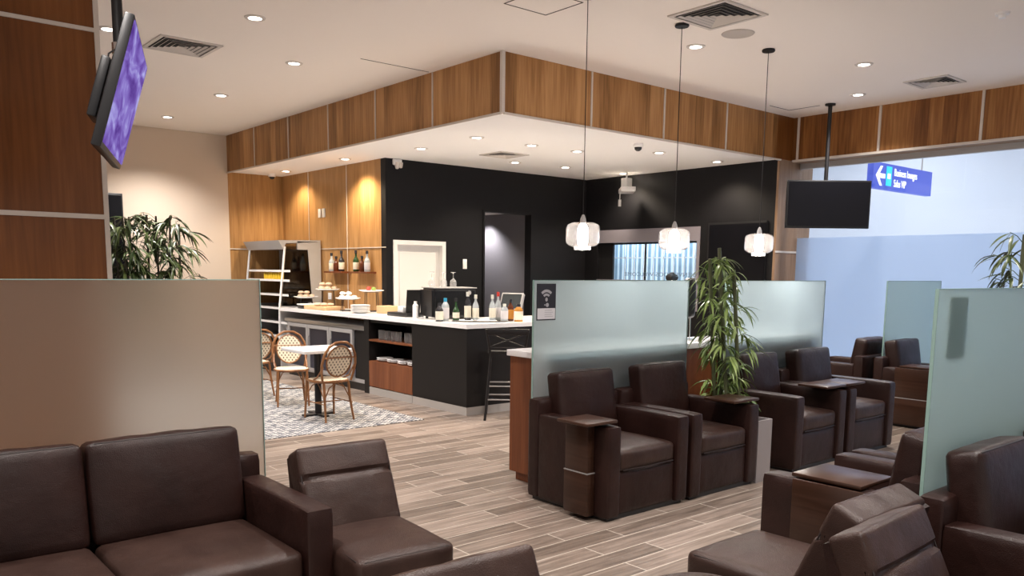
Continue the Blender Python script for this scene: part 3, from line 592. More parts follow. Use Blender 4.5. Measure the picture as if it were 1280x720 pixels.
# seen from the screen's front (+X side) its left edge is the far one
if nrm.x < 0: right = -right; nrm = right.cross(upv)
cc = (near_t + near_b + far_t + far_b) / 4
rL, RL, CL = tv('ceiling_screen', 'flat screen with purple picture hanging by the dark walnut wall', cc, 1.03, .575, right, upv, nrm, True, (1.195, 4.32), 2.40)
m = MB(); m.cyl((0, 0, 2.545 - ZC), (0, 0, 2.595 - ZC), .031, seg=18); m.cyl((-.02, -.03, 2.52 - ZC), (.02, 0, 2.50 - ZC), .026, seg=14); m.build('clamp', M['chrome'], rL)
m = MB(); vs = m.box(-.20, .06, -.14, .14, -.13, -.09, .008)
for v in vs: v.co = RL @ v.co + CL
m.build('media_box', M['blackp'], rL)
m = MB(); m.tube([(-.01, -.02, -1.02), (-.06, -.05, -1.06), (-.075, -.06, -1.13), (-.05, -.06, -1.19), (-.02, -.05, -1.22)], .004); m.tube([(0, -.02, -1.04), (-.04, -.05, -1.11), (-.03, -.06, -1.21), (-.03, -.05, -1.28)], .004); m.build('cable', M['blackp'], rL)
# right screen, off
vdir = Vector((-.766, .643, 0)); rgt = Vector((.760, -.65, 0)).normalized()
c2 = Vector((9.48, 5.345, 2.395)); nn = rgt.cross(Vector((0, 0, 1)))
tv('ceiling_screen', 'switched-off black flat screen hanging on a pole before the glass wall', c2, 1.01, .57, rgt, Vector((0, 0, 1)), nn, False, (9.55, 5.44), 2.40)

# ------------------------------------------------------------------ seating
AW = .12
def sofa(n, inner, label, cat, name, x0, y0, face, tabs=(), group=None, depth=.76, ch=.875):
    """upholstered box seat; x0 = left (min X) edge, y0 = back plane; face -1 looks to -Y, +1 looks to +Y. tabs: list of (side, mode) in world left/right"""
    Wd = inner + 2 * AW
    cy = y0 + face * depth / 2
    r = thing(name, label, cat, (x0 + Wd / 2, cy, 0), 0 if face < 0 else PI, group)
    h = Wd / 2; d = depth / 2                    # local: front at -d, back at +d
    m = MB(); m.box(-h + .03, h - .03, -d + .03, d - .03, 0, .035); m.build('plinth', M['blackp'], r, smooth=False)
    m = MB(); m.cushion(-h, h, d - .11, d, .022, .70, .022, (0, .004, .004)); m.build('back_frame', M['leather'], r)
    for sd in (-1, 1):
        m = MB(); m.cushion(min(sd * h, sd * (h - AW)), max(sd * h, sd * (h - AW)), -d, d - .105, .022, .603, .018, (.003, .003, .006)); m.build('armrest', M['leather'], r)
    sw = inner / n
    m = MB(); m.cushion(-h + AW, h - AW, -d + .02, -d + .10, .03, .30, .015, (0, .008, .003)); m.build('front_panel', M['leather'], r)
    m = MB(); m.box(-h + AW, h - AW, -d + .10, d - .11, .06, .29); m.build('seat_base', M['leather'], r, smooth=False)
    for i in range(n):
        a = -h + AW + i * sw
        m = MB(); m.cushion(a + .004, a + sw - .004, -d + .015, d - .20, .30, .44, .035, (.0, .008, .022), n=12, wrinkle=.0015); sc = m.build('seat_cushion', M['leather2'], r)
        m = MB(); m.tube([(a + .03, -d + .012, .315), (a + sw / 2, -d + .005, .313), (a + sw - .03, -d + .012, .315)], .0045); m.build('piping', M['piping'], sc)
        m = MB(); q = rx(-.16)
        m.cushion(a + .006, a + sw - .006, d - .245, d - .105, .42, ch, .03, (.004, .022, .008), n=12, rot=q, piv=(a + sw / 2, d - .16, .42), wrinkle=.0025)
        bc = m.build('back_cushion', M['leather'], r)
        m = MB(); tp = [Vector(p) for p in ((a + .03, d - .235, .45), (a + .025, d - .235, ch - .025), (a + .04, d - .235, ch - .009), (a + sw - .04, d - .235, ch - .009), (a + sw - .025, d - .235, ch - .025), (a + sw - .03, d - .235, .45))]
        pv = Vector((a + sw / 2, d - .16, .42)); m.tube([q @ (p - pv) + pv for p in tp], .004); m.build('piping', M['piping'], bc)
    for side, mode in tabs:
        s = side if face < 0 else -side          # local side
        xa, xb = {'out': (s * (h - AW + .02), s * (h + .17)), 'over': (s * (h - .01), s * (h - .31)), 'in': (s * (h + .02), s * (h - AW - .17))}[mode]
        ya, yb = (-d + .15, -d + .49) if mode == 'over' else (-d + .02, -d + .29)
        x_0, x_1 = min(xa, xb), max(xa, xb)
        m = MB(); tz = .612 if mode == 'over' else .625; m.box(x_0, x_1, ya, yb, tz, tz + .02, .006, 2); tb = m.build('tablet_top', M['woodtab'], r)
        m = MB()
        if mode != 'in':
            wd_ = .07 if mode == 'out' else .025; py0 = .09 if mode == 'out' else .02
            a0, a1 = sorted((s * (h + .003), s * (h + wd_))); m.box(a0, a1, ya + py0, yb + .03, .03, .30, .004); m.box(a0 + .004, a1 - .004, ya + py0 + .005, yb + .025, .306, tz, .004)
            m.build('tablet_post', M['woodtab'], tb)
            m = MB(); m.box(a0 - .001, a1 + .001, ya + py0 - .001, yb + .031, .30, .306); m.build('post_strip', M['steelgrey'], tb, smooth=False)
        else:
            m.cyl((s * (h - .06), -d + .16, .59), (s * (h - .06), -d + .16, .63), .03, seg=16); m.build('tablet_post', M['steelgrey'], tb)
    return r
G1 = 'dark leather armchairs along the middle partition'
sofa(1, .55, 'dark brown leather armchair nearest in the row, with a wooden tablet on its left arm', 'armchair', 'armchair', 3.665, 4.18, -1, [(-1, 'out')], G1)
sofa(1, .55, 'dark leather armchair second in the row, left of the bamboo plant', 'armchair', 'armchair', 4.485, 4.18, -1, [(1, 'in')], G1)
sofa(1, .53, 'dark leather armchair just right of the bamboo planter', 'armchair', 'armchair', 5.78, 4.18, -1, [(1, 'in')], G1)
sofa(1, .58, 'dark leather armchair fourth in the row, right of the planter pair', 'armchair', 'armchair', 6.60, 4.18, -1, [(-1, 'in')], G1)
sofa(1, .55, 'farthest leather armchair in front of the far teal glass panel, wooden post on its side', 'armchair', 'armchair', 8.50, 4.18, -1, [(-1, 'over')], G1)
sofa(1, .55, 'leather armchair behind the far glass panel, turned away from the others', 'armchair', 'armchair', 8.44, 4.26, 1, [], 'armchairs behind the far panel')
sofa(1, .55, 'leather armchair with grey-brown tablet top, facing away beside the right glass panel', 'armchair', 'armchair', 3.44, 1.44, 1, [(-1, 'over')], 'armchairs facing the row')
sofa(1, .55, 'leather armchair half hidden behind the right glass panel, next to the one with the tablet', 'armchair', 'armchair', 4.28, 1.44, 1, [], 'armchairs facing the row')
sofa(1, .55, 'large near leather armchair at the right edge, its back cushion against the glass panel', 'armchair', 'armchair', 3.255, 1.39, -1, [], 'armchairs in front of the right panel')
sofa(1, .55, 'leather armchair cut by the right edge of the picture', 'armchair', 'armchair', 4.085, 1.39, -1, [], 'armchairs in front of the right panel')
sofa(2, 1.28, 'two-seat dark brown leather sofa in front of the left frosted glass', 'sofa', 'sofa', .02, 3.75, -1, depth=.82, ch=.845)

def armless(label, x, y, rz, group='armless leather chairs', w=.245):
    """local: faces -Y, front at -.33; origin at seat centre"""
    r = thing('armless_chair', label, 'chair', (x, y, 0), rz, group); h = w
    for sx in (-1, 1):
        for sy in (-.27, .18): m = MB(); m.cyl((sx * .18, sy, 0), (sx * .18, sy, .09), .018, .024, seg=10); m.build('foot', M['blackp'], r)
    m = MB(); m.cushion(-h, h, -.33, .20, .07, .30, .02, (.004, .004, .0)); m.build('base', M['leather'], r)
    m = MB(); m.cushion(-h, h, -.34, .20, .29, .435, .03, (.006, .006, .016), n=12, wrinkle=.001); sc = m.build('seat_cushion', M['leather2'], r)
    m = MB(); m.tube([(-h + .02, .12, .425), (-h + .008, -.30, .423), (-h + .03, -.33, .423), (h - .03, -.33, .423), (h - .008, -.30, .423), (h - .02, .12, .425)], .004); m.build('piping', M['piping'], sc)
    q = rx(-.42)
    pv = (0, .20, .40)
    m = MB(); m.cushion(-h, h, .118, .245, .385, .772, .02, (.003, .014, .004), n=34, rot=q, piv=pv, wrinkle=.0025, groove=(.628, .020)); bc = m.build('backrest', M['leather2'], r)
    Q = lambda p: q @ (Vector(p) - Vector(pv)) + Vector(pv)
    m = MB(); m.tube([Q((-h + .006, .135, .42)), Q((-h + .006, .128, .74)), Q((-h + .02, .126, .762)), Q((h - .02, .126, .762)), Q((h - .006, .128, .74)), Q((h - .006, .135, .42))], .0035, 8); m.build('piping', M['piping'], bc)
    m = MB(); m.poly_prism([(-h + .005, .20, .08), (-h + .005, .27, .08), (-h + .005, .40, .70), (-h + .005, .36, .72), (-h + .005, .20, .40)], (2 * h - .01, 0, 0)); m.build('back_shell', M['leather'], r, smooth=False)
    return r
armless('armless leather lounge chair right of the two-seat sofa', 1.765, 3.03, math.radians(-4), w=.22)
armless('armless leather chair at lower right, seat turned towards the armchair row', 2.88, 1.68, PI)
armless('armless leather chair at lower right, its creased back cushion facing the camera', 2.66, .915, math.radians(3))
armless('armless chair at the bottom centre, only the top of its back in the picture', 1.285, 1.46, math.radians(-3))
r = thing('round_pouf', 'round leather pouf cut off by the bottom edge of the picture', 'pouf', (2.32, 1.70, 0))
m = MB(); m.lathe([(0, .03), (.21, .03), (.235, .06), (.24, .36), (.225, .42), (.17, .445), (0, .455)], seg=48); m.build('cushion', M['leather2'], r)
m = MB(); m.lathe([(0, 0), (.19, 0), (.19, .03), (0, .03)], seg=32); m.build('foot_ring', M['blackp'], r)
m = MB(); m.tube([(.236 * math.cos(t * PI / 24), .236 * math.sin(t * PI / 24), .40) for t in range(48)], .004, 6, True); m.build('piping', M['piping'], r)

# ------------------------------------------------------------------ glass partitions
def partition(label, x0, x1, y, z1=1.49, mat='frost', z0=.06, feet=(0, 1)):
    r = thing('glass_partition', label, 'glass partition', ((x0 + x1) / 2, y, 0), 0, 'frosted glass partitions'); h = (x1 - x0) / 2
    m = MB(); m.box(-h, h, -.006, .006, z0, z1); m.build('panel', M[mat], r, smooth=False)
    m = MB(); m.box(-h - .002, h + .002, -.007, .007, z1, z1 + .004); m.box(-h - .003, -h, -.007, .007, z0, z1); m.box(h, h + .003, -.007, .007, z0, z1); m.build('polished_edge', M['edge'], r, smooth=False)
    for f in feet:
        x = -h + .03 + f * (2 * h - .06 - .0)
        m = MB(); m.box(x - .03, x + .03, -.025, .025, 0, .10, .004); m.build('floor_clamp', M['steel'], r)
    return r
partition('frosted glass partition behind the left sofa', -1.2, 1.65, 3.86, 1.495, 'frostwarm')
pm = partition('frosted glass partition carrying the wi-fi notice, behind the first armchairs', 3.735, 5.40, 4.215)
partition('frosted glass partition right of the bamboo plant', 5.90, 7.50, 4.215)
partition('teal tinted glass partition at the far right by the blue wall', 8.79, 10.1, 4.225, 1.49, 'frostteal')
partition('large near frosted glass partition at the right edge', 3.36, 6.6, 1.415, 1.497, 'frostteal')
def wifi_sign(name, label, cx, y, z1, face):
    s = -face
    r = thing(name, label, 'sign', (cx, y, z1 - .27)); w = .088
    m = MB(); m.box(-w, w, -.0015, .0015, 0, .25); m.build('board', M['black_ink'] if face < 0 else M['board_back'], r, smooth=False)
    if face > 0: return r
    yy = -.0022
    m = MB(); m.box(-w + .006, w - .006, yy - .0006, yy, .008, .082); m.build('paper_strip', M['paper'], r, smooth=False)
    m = MB()
    for q, zz in enumerate((.066, .052, .038, .024)): m.box(-.016, .05 + .012 * (q % 2), yy - .0012, yy - .0006, zz, zz + .0035)
    m.build('text_lines', M['grey_ink'], r, smooth=False)
    m = MB()
    def arc(r0, r1, a):
        pts = []
        for i in range(13): t = PI / 2 + a - 2 * a * i / 12; pts.append((r1 * math.cos(t), yy, .140 + r1 * math.sin(t)))
        for i in range(13): t = PI / 2 - a + 2 * a * i / 12; pts.append((r0 * math.cos(t), yy, .140 + r0 * math.sin(t)))
        m.poly_prism(pts, (0, -.0008, 0))
    arc(.052, .070, .78); arc(.028, .043, .78)
    m.poly_prism([(.011 * math.cos(t * PI / 6), yy, .142 + .014 * math.sin(t * PI / 6)) for t in range(12)], (0, -.0008, 0))
    m.poly_prism([(.008 + .014 * math.cos(t * PI / 6), yy, .105 + .014 * math.sin(t * PI / 6)) for t in range(12)], (0, -.0008, 0))
    m.box(-.020, -.010, yy - .0008, yy, .101, .109)
    m.build('wifi_symbol', M['grey_ink'], r, smooth=False)
    return r
wifi_sign('wifi_notice', 'black wi-fi notice with grey signal arcs on the middle partition', 3.845, 4.206, 1.49, -1)
wifi_sign('notice_board', 'back of a notice showing dimly through the right glass partition', 3.575, 1.427, 1.49, 1)

# ------------------------------------------------------------------ console behind the middle partition
r = thing('console_cabinet', 'long wood console with white top behind the middle partitions', 'cabinet', (6.4, 4.46, 0))
m = MB(); m.box(-2.49, 1.0, -.20, .20, .07, .935); m.build('body', M['woodred'], r, smooth=False)
m = MB(); m.box(-2.45, .96, -.17, .17, 0, .07); m.build('plinth', M['woodred'], r, smooth=False)
m = MB(); m.box(-2.51, 1.02, -.22, .22, .935, .98, .004); m.build('top', M['counter'], r)
r = thing('desk_device', 'rounded black device on slim chrome stand on the console', 'device', (5.735, 4.46, .98))
m = MB(); m.cyl((0, 0, 0), (0, 0, .012), .06, seg=24); m.cyl((-.02, 0, .01), (-.02, 0, .2), .006); m.cyl((.02, 0, .01), (.02, 0, .2), .006); m.build('stand', M['chrome'], r)
m = MB(); m.cushion(-.055, .055, -.04, .04, .19, .535, .035, (.006, .01, .0)); m.build('housing', M['blackp'], r)
m = MB(); m.cushion(-.10, .10, -.06, .06, 0, .09, .04, (.0, .0, .02)); m.lathe([(0, .07), (.05, .08), (.03, .12), (0, .125)], seg=16)
o = m.build('telephone', M['blackp']); o.location = (9.85, 8.00, 1.44); tag(o, 'small black telephone on the service window ledge', 'telephone')

# ------------------------------------------------------------------ plants
def leaf(m, p, d, ln, wd, droop, twist=0, seg=5):
    p = Vector(p); d = Vector(d).normalized(); side = d.cross(Vector((0, 0, 1)))
    if side.length < .05: side = Vector((1, 0, 0))
    side.normalize(); side = Matrix.Rotation(twist, 3, d) @ side
    L_, R_ = [], []
    q = p.copy(); dd = d.copy(); prof = [.15, .75, 1.0, .85, .5, .03]
    rows = []
    for i in range(seg + 1):
        w = wd * prof[i] / 2; nrm = side.cross(dd).normalized()
        rows.append((m.bm.verts.new(q + side * w + nrm * w * .25), m.bm.verts.new(q), m.bm.verts.new(q - side * w + nrm * w * .25)))
        dd = (dd + Vector((0, 0, -droop / seg))).normalized(); q = q + dd * ln / seg
    for a, b in zip(rows, rows[1:]):
        for k in (0, 1): f = m.bm.faces.new((a[k], a[k + 1], b[k + 1], b[k])); f.material_index = m.mi
def cane_plant(name, label, loc, canes, zlo, rnd, leafm, canem, nclust, lper, ln, pot, wd=.022, spread=.16, potlabel=None):
    R_ = random.Random(rnd)
    r = thing(name, label, 'plant', loc)
    for (x, y, x2, y2, z) in canes:
        m = MB(); n = 10; pts = [(x + (x2 - x) * t / n, y + (y2 - y) * t / n, .38 + (z - .38) * t / n) for t in range(n + 1)]
        m.tube(pts, [.013 + (.003 if t % 2 else 0) for t in range(n + 1)], 8); m.build('cane', canem, r)
    m = MB()
    for k in range(nclust):
        x, y, x2, y2, z = canes[k % len(canes)]
        zz = zlo + (z - .02 - zlo) * ((k + R_.random()) / nclust); t = (zz - .38) / (z - .38)
        bx, by = x + (x2 - x) * t, y + (y2 - y) * t
        a = R_.random() * 2 * PI; tw = R_.uniform(.3, 1) * spread
        tip = Vector((bx + math.cos(a) * tw, by + math.sin(a) * tw, min(zz + tw * .5, z + .05)))
        m.tube([(bx, by, zz), ((bx + tip.x) / 2, (by + tip.y) / 2, zz + tw * .35), tip], .0028, 5)
        for j in range(lper):
            b2 = a + R_.uniform(-1.3, 1.3); s0 = R_.uniform(.35, 1)
            base = Vector((bx, by, zz)).lerp(tip, s0)
            leaf(m, base, (math.cos(b2), math.sin(b2), R_.uniform(-.5, .45)), ln * R_.uniform(.65, 1.15), wd * R_.uniform(.7, 1.2), R_.uniform(.8, 2.2), R_.uniform(-.8, .8))
    m.build('foliage', leafm, r)
    if pot:
        w, d_, h_, t_ = pot
        m = MB(); m.box(-w, w, -d_, -d_ + t_, 0, h_); m.box(-w, w, d_ - t_, d_, 0, h_); m.box(-w, -w + t_, -d_ + t_, d_ - t_, 0, h_); m.box(w - t_, w, -d_ + t_, d_ - t_, 0, h_); m.box(-w + t_, w - t_, -d_ + t_, d_ - t_, 0, .02)
        pt = m.build('planter', M['pot'], r, smooth=False)
        m = MB(); m.box(-w + t_, w - t_, -d_ + t_, d_ - t_, .02, h_ - .05); m.build('soil', M['soil'], pt, smooth=False)
    return r
cane_plant('bamboo_plant', 'tall green bamboo plant in the gap between the middle armchairs', (5.375, 3.77, 0),
    [(-.02, -.02, -.17, .02, 1.74), (.04, .08, -.08, .08, 1.72), (.03, -.10, -.09, -.06, 1.58), (-.04, .08, -.20, .08, 1.66), (.02, .10, .02, .12, 1.42)], .52, 11, M['leafg'], M['cane'], 80, 6, .18, (.09, .34, .47, .015), .023, .13)
cane_plant('potted_palm', 'dark leafy cane plant in front of the beige end wall', (3.62, 11.9, 0),
    [(-.45, 0, -.50, 0, 2.20), (-.28, .05, -.30, .05, 2.22), (-.10, -.05, -.10, -.05, 2.25), (.05, .05, .05, .05, 2.25), (.16, 0, .22, 0, 2.24), (.3, 0, .34, 0, 2.15), (-.38, -.1, -.42, -.1, 2.2)], .9, 5, M['leafd'], M['canedark'], 110, 7, .36, (.5, .22, .45, .03), .04, .23)
cane_plant('bamboo_plant', 'bamboo plant at the right edge behind the near glass partition', (6.42, 2.15, 0),
    [(.0, 0, -.01, 0, 1.84), (.12, .05, .15, .05, 1.80), (.20, -.05, .25, -.05, 1.86)], .6, 23, M['leafd'], M['cane'], 44, 6, .22, (.25, .25, .45, .02), .022, .20)
# dark slab screen on the end wall behind the palm
r = thing('wall_screen', 'tall dark panel on the beige end wall beside the palm', 'screen', (3.25, 12.95, 0))
m = MB(); m.box(-.3, .27, -.03, .04, 1.2, 2.60, .006); m.build('casing', M['blackp'], r); m = MB(); m.box(-.28, .25, -.034, -.03, 1.23, 2.57); m.build('screen_panel', M['screenoff'], r, smooth=False)

# ------------------------------------------------------------------ the bar
r = thing('bar_counter', 'L-shaped bar counter body in black laminate on a pale plinth', 'counter', (5.29, 7.03, 0))
m = MB(); m.box(.03, .68, .03, 1.04, .09, .94); m.box(.68, 3.4, .03, .12, .09, .94); m.build('body', M['blacklam'], r, smooth=False)
m = MB(); m.box(.0, 3.4, .0, .03, 0, .09); m.box(.0, .02, .03, 1.055, 0, .09); m.build('plinth', M['plinth'], r, smooth=False)
m = MB(); m.box(.0, .03, .0, 1.055, .09, .94); m.box(.03, 3.4, .0, .03, .09, .94); m.build('front_panel', M['blacklam'], r, smooth=False)
r = thing('countertop', 'white countertop running along the buffet and round the bar corner', 'countertop', (5.29, 7.03, .94))
m = MB()
m.poly_prism([(-.02, -.02, 0), (3.4, -.02, 0), (3.4, 1.05, 0), (.71, 1.05, 0), (.705, 4.59, 0), (-.02, 4.59, 0)], (0, 0, .045)); m.build('top', M['counter'], r, smooth=False)
# open shelf unit Y 8.09..9.07
r = thing('shelf_cabinet', 'open reddish wood shelf unit under the counter with glasses and plates', 'cabinet', (5.29, 8.09, 0))
m = MB(); m.box(.02, .6, .0, .03, .09, .94); m.box(.0, .6, .98, 1.10, .0, .94); m.box(.55, .58, .03, .98, .09, .94); m.box(.02, .6, .03, .98, .90, .94); m.build('carcass', M['blacklam'], r, smooth=False)
m = MB(); m.box(.0, .02, .0, .98, 0, .09); m.build('plinth', M['plinth'], r, smooth=False)
m = MB(); m.box(.0, .56, .0, .98, .67, .69); m.build('shelf', M['woodred'], r, smooth=False)
m = MB(); m.box(.0, .56, .0, .98, .40, .42); m.build('shelf', M['woodred'], r, smooth=False)
m = MB(); m.box(.0, .02, .0, .485, .10, .40); m.build('drawer_front', M['woodred'], r, smooth=False)
m = MB(); m.box(.0, .02, .49, .98, .10, .40); m.build('drawer_front', M['woodred'], r, smooth=False)
# glasses and plates on the shelves
gp = MB(); gp.lathe([(0, 0), (.032, 0), (.036, .02), (.038, .12), (.035, .12), (.032, .015), (0, .012)], seg=16)
gl = gp.build('drinking_glass', M['glass']); tag(gl, 'clear tumbler in the row on the upper shelf under the bar', 'glass', 'tumblers on the under-bar shelf'); k = 0
for yy in (8.20, 8.31, 8.50, 8.61, 8.76, 8.90):
    for xx in (5.37,):
        o = gl if k == 0 else gl.copy()
        if k: COL.objects.link(o)
        o.location = (xx, yy, .69); k += 1
pm_ = MB(); pm_.lathe([(0, 0), (.055, 0), (.10, .018), (.105, .022), (.10, .025), (.05, .008), (0, .008)], seg=24)
pl0 = pm_.build('plate', M['ceramic']); tag(pl0, 'white plate in a small stack on the lower bar shelf', 'plate', 'plates on the under-bar shelf'); k = 0
for yy, n in ((8.20, 2), (8.42, 2), (8.66, 2), (8.90, 2)):
    for j in range(n):
        o = pl0 if k == 0 else pl0.copy()
        if k: COL.objects.link(o)
        o.location = (5.42, yy, .42 + j * .020); k += 1
# under-counter fridge
r = thing('bar_fridge', 'long stainless under-counter fridge with three glass doors', 'fridge', (5.30, 9.21, 0))
m = MB(); m.box(.03, .62, 0, 2.32, .10, .15); m.box(.03, .62, 0, 2.32, .78, .84); m.box(.03, .62, 2.2, 2.32, .15, .78); m.box(.58, .62, .3, 2.2, .15, .78); m.box(.04, .6, .3, 2.2, .46, .47); m.build('cabinet', M['steelgrey'], r, smooth=False)
m = MB(); m.box(.03, .62, .0, .28, .15, .78); m.build('side_panel', M['blacklam'], r, smooth=False)
m = MB(); m.box(.05, .6, .02, 2.3, 0, .10); m.build('plinth', M['blackp'], r, smooth=False)
m = MB(); m.box(-.0, .03, .0, 2.32, .79, .84, .005); m.build('top_rail', M['steel'], r)
for i, (a, b_) in enumerate(((.30, .93), (.94, 1.57), (1.58, 2.20))):
    m = MB(); m.box(0, .03, a, a + .05, .12, .78); m.box(0, .03, b_ - .05, b_, .12, .78); m.box(0, .03, a + .05, b_ - .05, .12, .17); m.box(0, .03, a + .05, b_ - .05, .73, .78)
    dr = m.build('door', M['steelgrey'], r, smooth=False)
    m = MB(); m.box(.012, .018, a + .05, b_ - .05, .17, .73); m.build('pane', M['fridgeglass'], dr, smooth=False)
    m = MB(); m.tube([(0, b_ - .07, .62), (-.02, b_ - .07, .62), (-.02, b_ - .07, .48), (0, b_ - .07, .48)], .006); m.build('handle', M['chrome'], dr)
m = MB()
R_ = random.Random(3)
boxm = [M['ceramic'], M['corridor'], M['possilver'], M['label']]
for i in range(12):
    y = 9.56 + i * .158; z = .151 if i % 2 else .471; h_ = R_.uniform(.10, .22); w_ = R_.uniform(.04, .065)
    bm_ = MB(); bm_.box(-.08, .08, -w_, w_, 0, h_, .006)
    o = bm_.build('carton', boxm[i % 4]); o.location = (5.55, y, z); tag(o, 'pale carton inside the glass-door fridge', 'carton', 'cartons in the bar fridge')
# tall open display cooler
r = thing('display_cooler', 'tall stainless open-front display cooler at the end of the buffet', 'display cooler', (5.30, 11.66, 0))
m = MB(); m.poly_prism([(.0, 0, .0), (.68, 0, .0), (.68, 0, 1.96), (.30, 0, 1.96), (.30, 0, 1.84), (.47, 0, 1.84), (.53, 0, 1.0), (.0, 0, 1.0)], (0, .03, 0)); m.build('side_panel', M['coolergrey'], r, smooth=False)
m = MB(); m.poly_prism([(.04, .01, 1.0), (.53, .01, 1.0), (.47, .01, 1.84), (.12, .01, 1.84)], (0, .01, 0)); m.build('side_glass', M['darkglass'], r, smooth=False)
m = MB(); m.poly_prism([(.0, 1.27, .0), (.68, 1.27, .0), (.68, 1.27, 1.0), (.0, 1.27, 1.0)], (0, .03, 0)); m.box(.6, .68, 1.27, 1.30, 1.0, 1.96); m.build('side_panel', M['coolergrey'], r, smooth=False)
m = MB(); m.box(.64, .68, .03, 1.27, 0, 1.15); m.build('back_panel', M['blacklam'], r, smooth=False)
m = MB(); m.poly_prism([(.08, 0, 1.84), (.0, 0, 1.97), (.68, 0, 1.99), (.68, 0, 1.96), (.12, 0, 1.93)], (0, 1.30, 0)); m.build('canopy', M['coolergrey'], r, smooth=False)
m = MB(); m.tube([(-.02, .0, .35), (-.005, .0, 1.0), (.10, .0, 1.88)], .016, 6); m.build('front_post', M['white'], r); m = MB(); m.tube([(-.02, 1.28, .35), (-.005, 1.28, 1.0), (.10, 1.28, 1.88)], .016, 6); m.build('front_post', M['white'], r)
m = MB(); m.box(.0, .64, .03, 1.27, 0, .35); m.build('base', M['blackp'], r, smooth=False)
for z in (.55, .76, .97, 1.17, 1.385, 1.525):
    x0_ = .02 + max(0, (z - .9)) * .10
    m = MB(); m.box(x0_, .60, .03, 1.27, z - .012, z); sh = m.build('shelf', M['steelgrey'], r, smooth=False)
    m = MB(); m.box(x0_ - .012, x0_, -.2 if z < .9 or z > 1.1 else .03, 1.27, z - .02, z + .012); m.build('shelf_edge', M['white'], sh, smooth=False)
jb = MB(); jb.lathe([(0, 0), (.032, 0), (.034, .09), (.022, .11), (.022, .125), (0, .125)], seg=14); j0 = jb.build('juice_bottle', M['yellow']); tag(j0, 'small bottle of yellow juice on the cooler shelf', 'bottle', 'yellow juice bottles in the display cooler')
for i in range(9):
    o = j0 if i == 0 else j0.copy()
    if i: COL.objects.link(o)
    o.location = (5.30 + .13, 11.74 + i * .085, 1.386)

# bottles
def bottle(name, label, x, y, z, h, rad, glassm, labm=None, capm=None, group=None, sh=.55, square=False):
    r = thing(name, label, 'bottle', (x, y, z), R_.uniform(0, 1), group); sg = 6 if square else 18
    m = MB(); m.lathe([(0, 0), (rad * .95, 0), (rad, .008), (rad, h * sh), (rad * .8, h * (sh + .08)), (rad * .36, h * (sh + .20)), (rad * .33, h * .90), (rad * .40, h * .91), (rad * .40, h * .94), (0, h * .94)], seg=sg); m.build('body', glassm, r)
    if labm: m = MB(); m.lathe([(rad * 1.01, h * .10), (rad * 1.025, h * .11), (rad * 1.025, h * (sh - .08)), (rad * 1.01, h * (sh - .07))], seg=sg, close=False); m.build('label', labm, r)
    if capm: m = MB(); m.lathe([(0, h * .84), (rad * .46, h * .84), (rad * .46, h * .995), (0, h)], seg=14); m.build('cap', capm, r)
    return r
BC = .985
bl = [('dark square gin bottle with pale label, leftmost on the bar corner', 5.35, 7.62, .21, .043, 'darkb', 'label', 'darkb', .62), ('clear water bottle with blue cap on the bar corner', 5.46, 7.66, .26, .042, 'clearb', 'paper', 'bluecap', .66),
    ('short green bottle between the blue capped and the tall white wine bottle', 5.55, 7.58, .25, .038, 'green', 'label', 'blackp', .42), ('tall bottle with cream label and pale foil on the bar tray', 5.655, 7.50, .32, .038, 'darkb', 'label', 'whitecap', .58),
    ('clear liquor bottle with white cap on the bar tray', 5.73, 7.45, .29, .036, 'clearb', 'label', 'whitecap', .55), ('pale yellow liquor bottle with white cap, left of the red capped one', 5.90, 7.36, .29, .037, 'clearb', 'label', 'whitecap', .55),
    ('clear bottle with red cap on the bar tray', 6.00, 7.38, .32, .036, 'clearb', 'paper', 'redcap', .52), ('short clear bottle with grey label in front of the red capped one', 5.98, 7.24, .19, .042, 'clearb', 'paper', 'whitecap', .66),
    ('amber rum bottle with dark stopper on the right of the tray', 6.12, 7.30, .25, .038, 'amber', 'gold', 'darkb', .60), ('squat tequila bottle with pale label, rightmost of the bottles', 6.13, 7.17, .20, .05, 'gold', 'label', 'darkb', .66)]
for lb, x, y, h, rad, gm, lm, cm, sh in bl: bottle('liquor_bottle', lb, x, y, BC + (.012 if 5.5 < x < 6.05 else 0), h, rad, M[gm], M[lm], M[cm], 'bottles on the bar corner', sh)
m = MB(); m.lathe([(0, 0), (.30, 0), (.32, .010), (.325, .010), (.30, -.0), (0, .004)], seg=40)
for v in m.bm.verts: v.co.y *= .55
o = m.build('serving_tray', M['steel']); o.location = (5.77, 7.42, BC); o.rotation_euler = (0, 0, -.62); tag(o, 'oval silver tray holding liquor bottles on the bar corner', 'tray')
# bottles on wall shelves
for (y0, y1, lb, sd) in ((10.76, 11.30, 'left small wooden wall shelf with liquor bottles', 0), (10.06, 10.56, 'right small wooden wall shelf with liquor bottles', 1)):
    m = MB(); m.box(5.84, 6.0, y0, y1, 1.50, 1.525); tag(m.build('wall_shelf', M['woodred'], smooth=False), lb, 'shelf', 'bottle shelves on the wood wall')
wb = [(11.20, .27, 'clearb', 'label', 'clear bottle standing leftmost on the left wall shelf'), (11.06, .22, 'amber', 'amber', 'short amber bottle in the middle of the left wall shelf'), (10.90, .30, 'darkb', 'label', 'tall dark bottle with white label on the left wall shelf'),
      (10.48, .30, 'green', 'label', 'green bottle with cream label on the right wall shelf'), (10.31, .22, 'amber', 'amber', 'small amber bottle in the middle of the right wall shelf'), (10.17, .29, 'clearb', 'paper', 'round clear bottle rightmost on the right wall shelf')]
for y, h, gm, lm, lb in wb: bottle('liquor_bottle', lb, 5.92, y, 1.525, h, .042, M[gm], M[lm], M['darkb'], 'bottles on the wall shelves', .5)
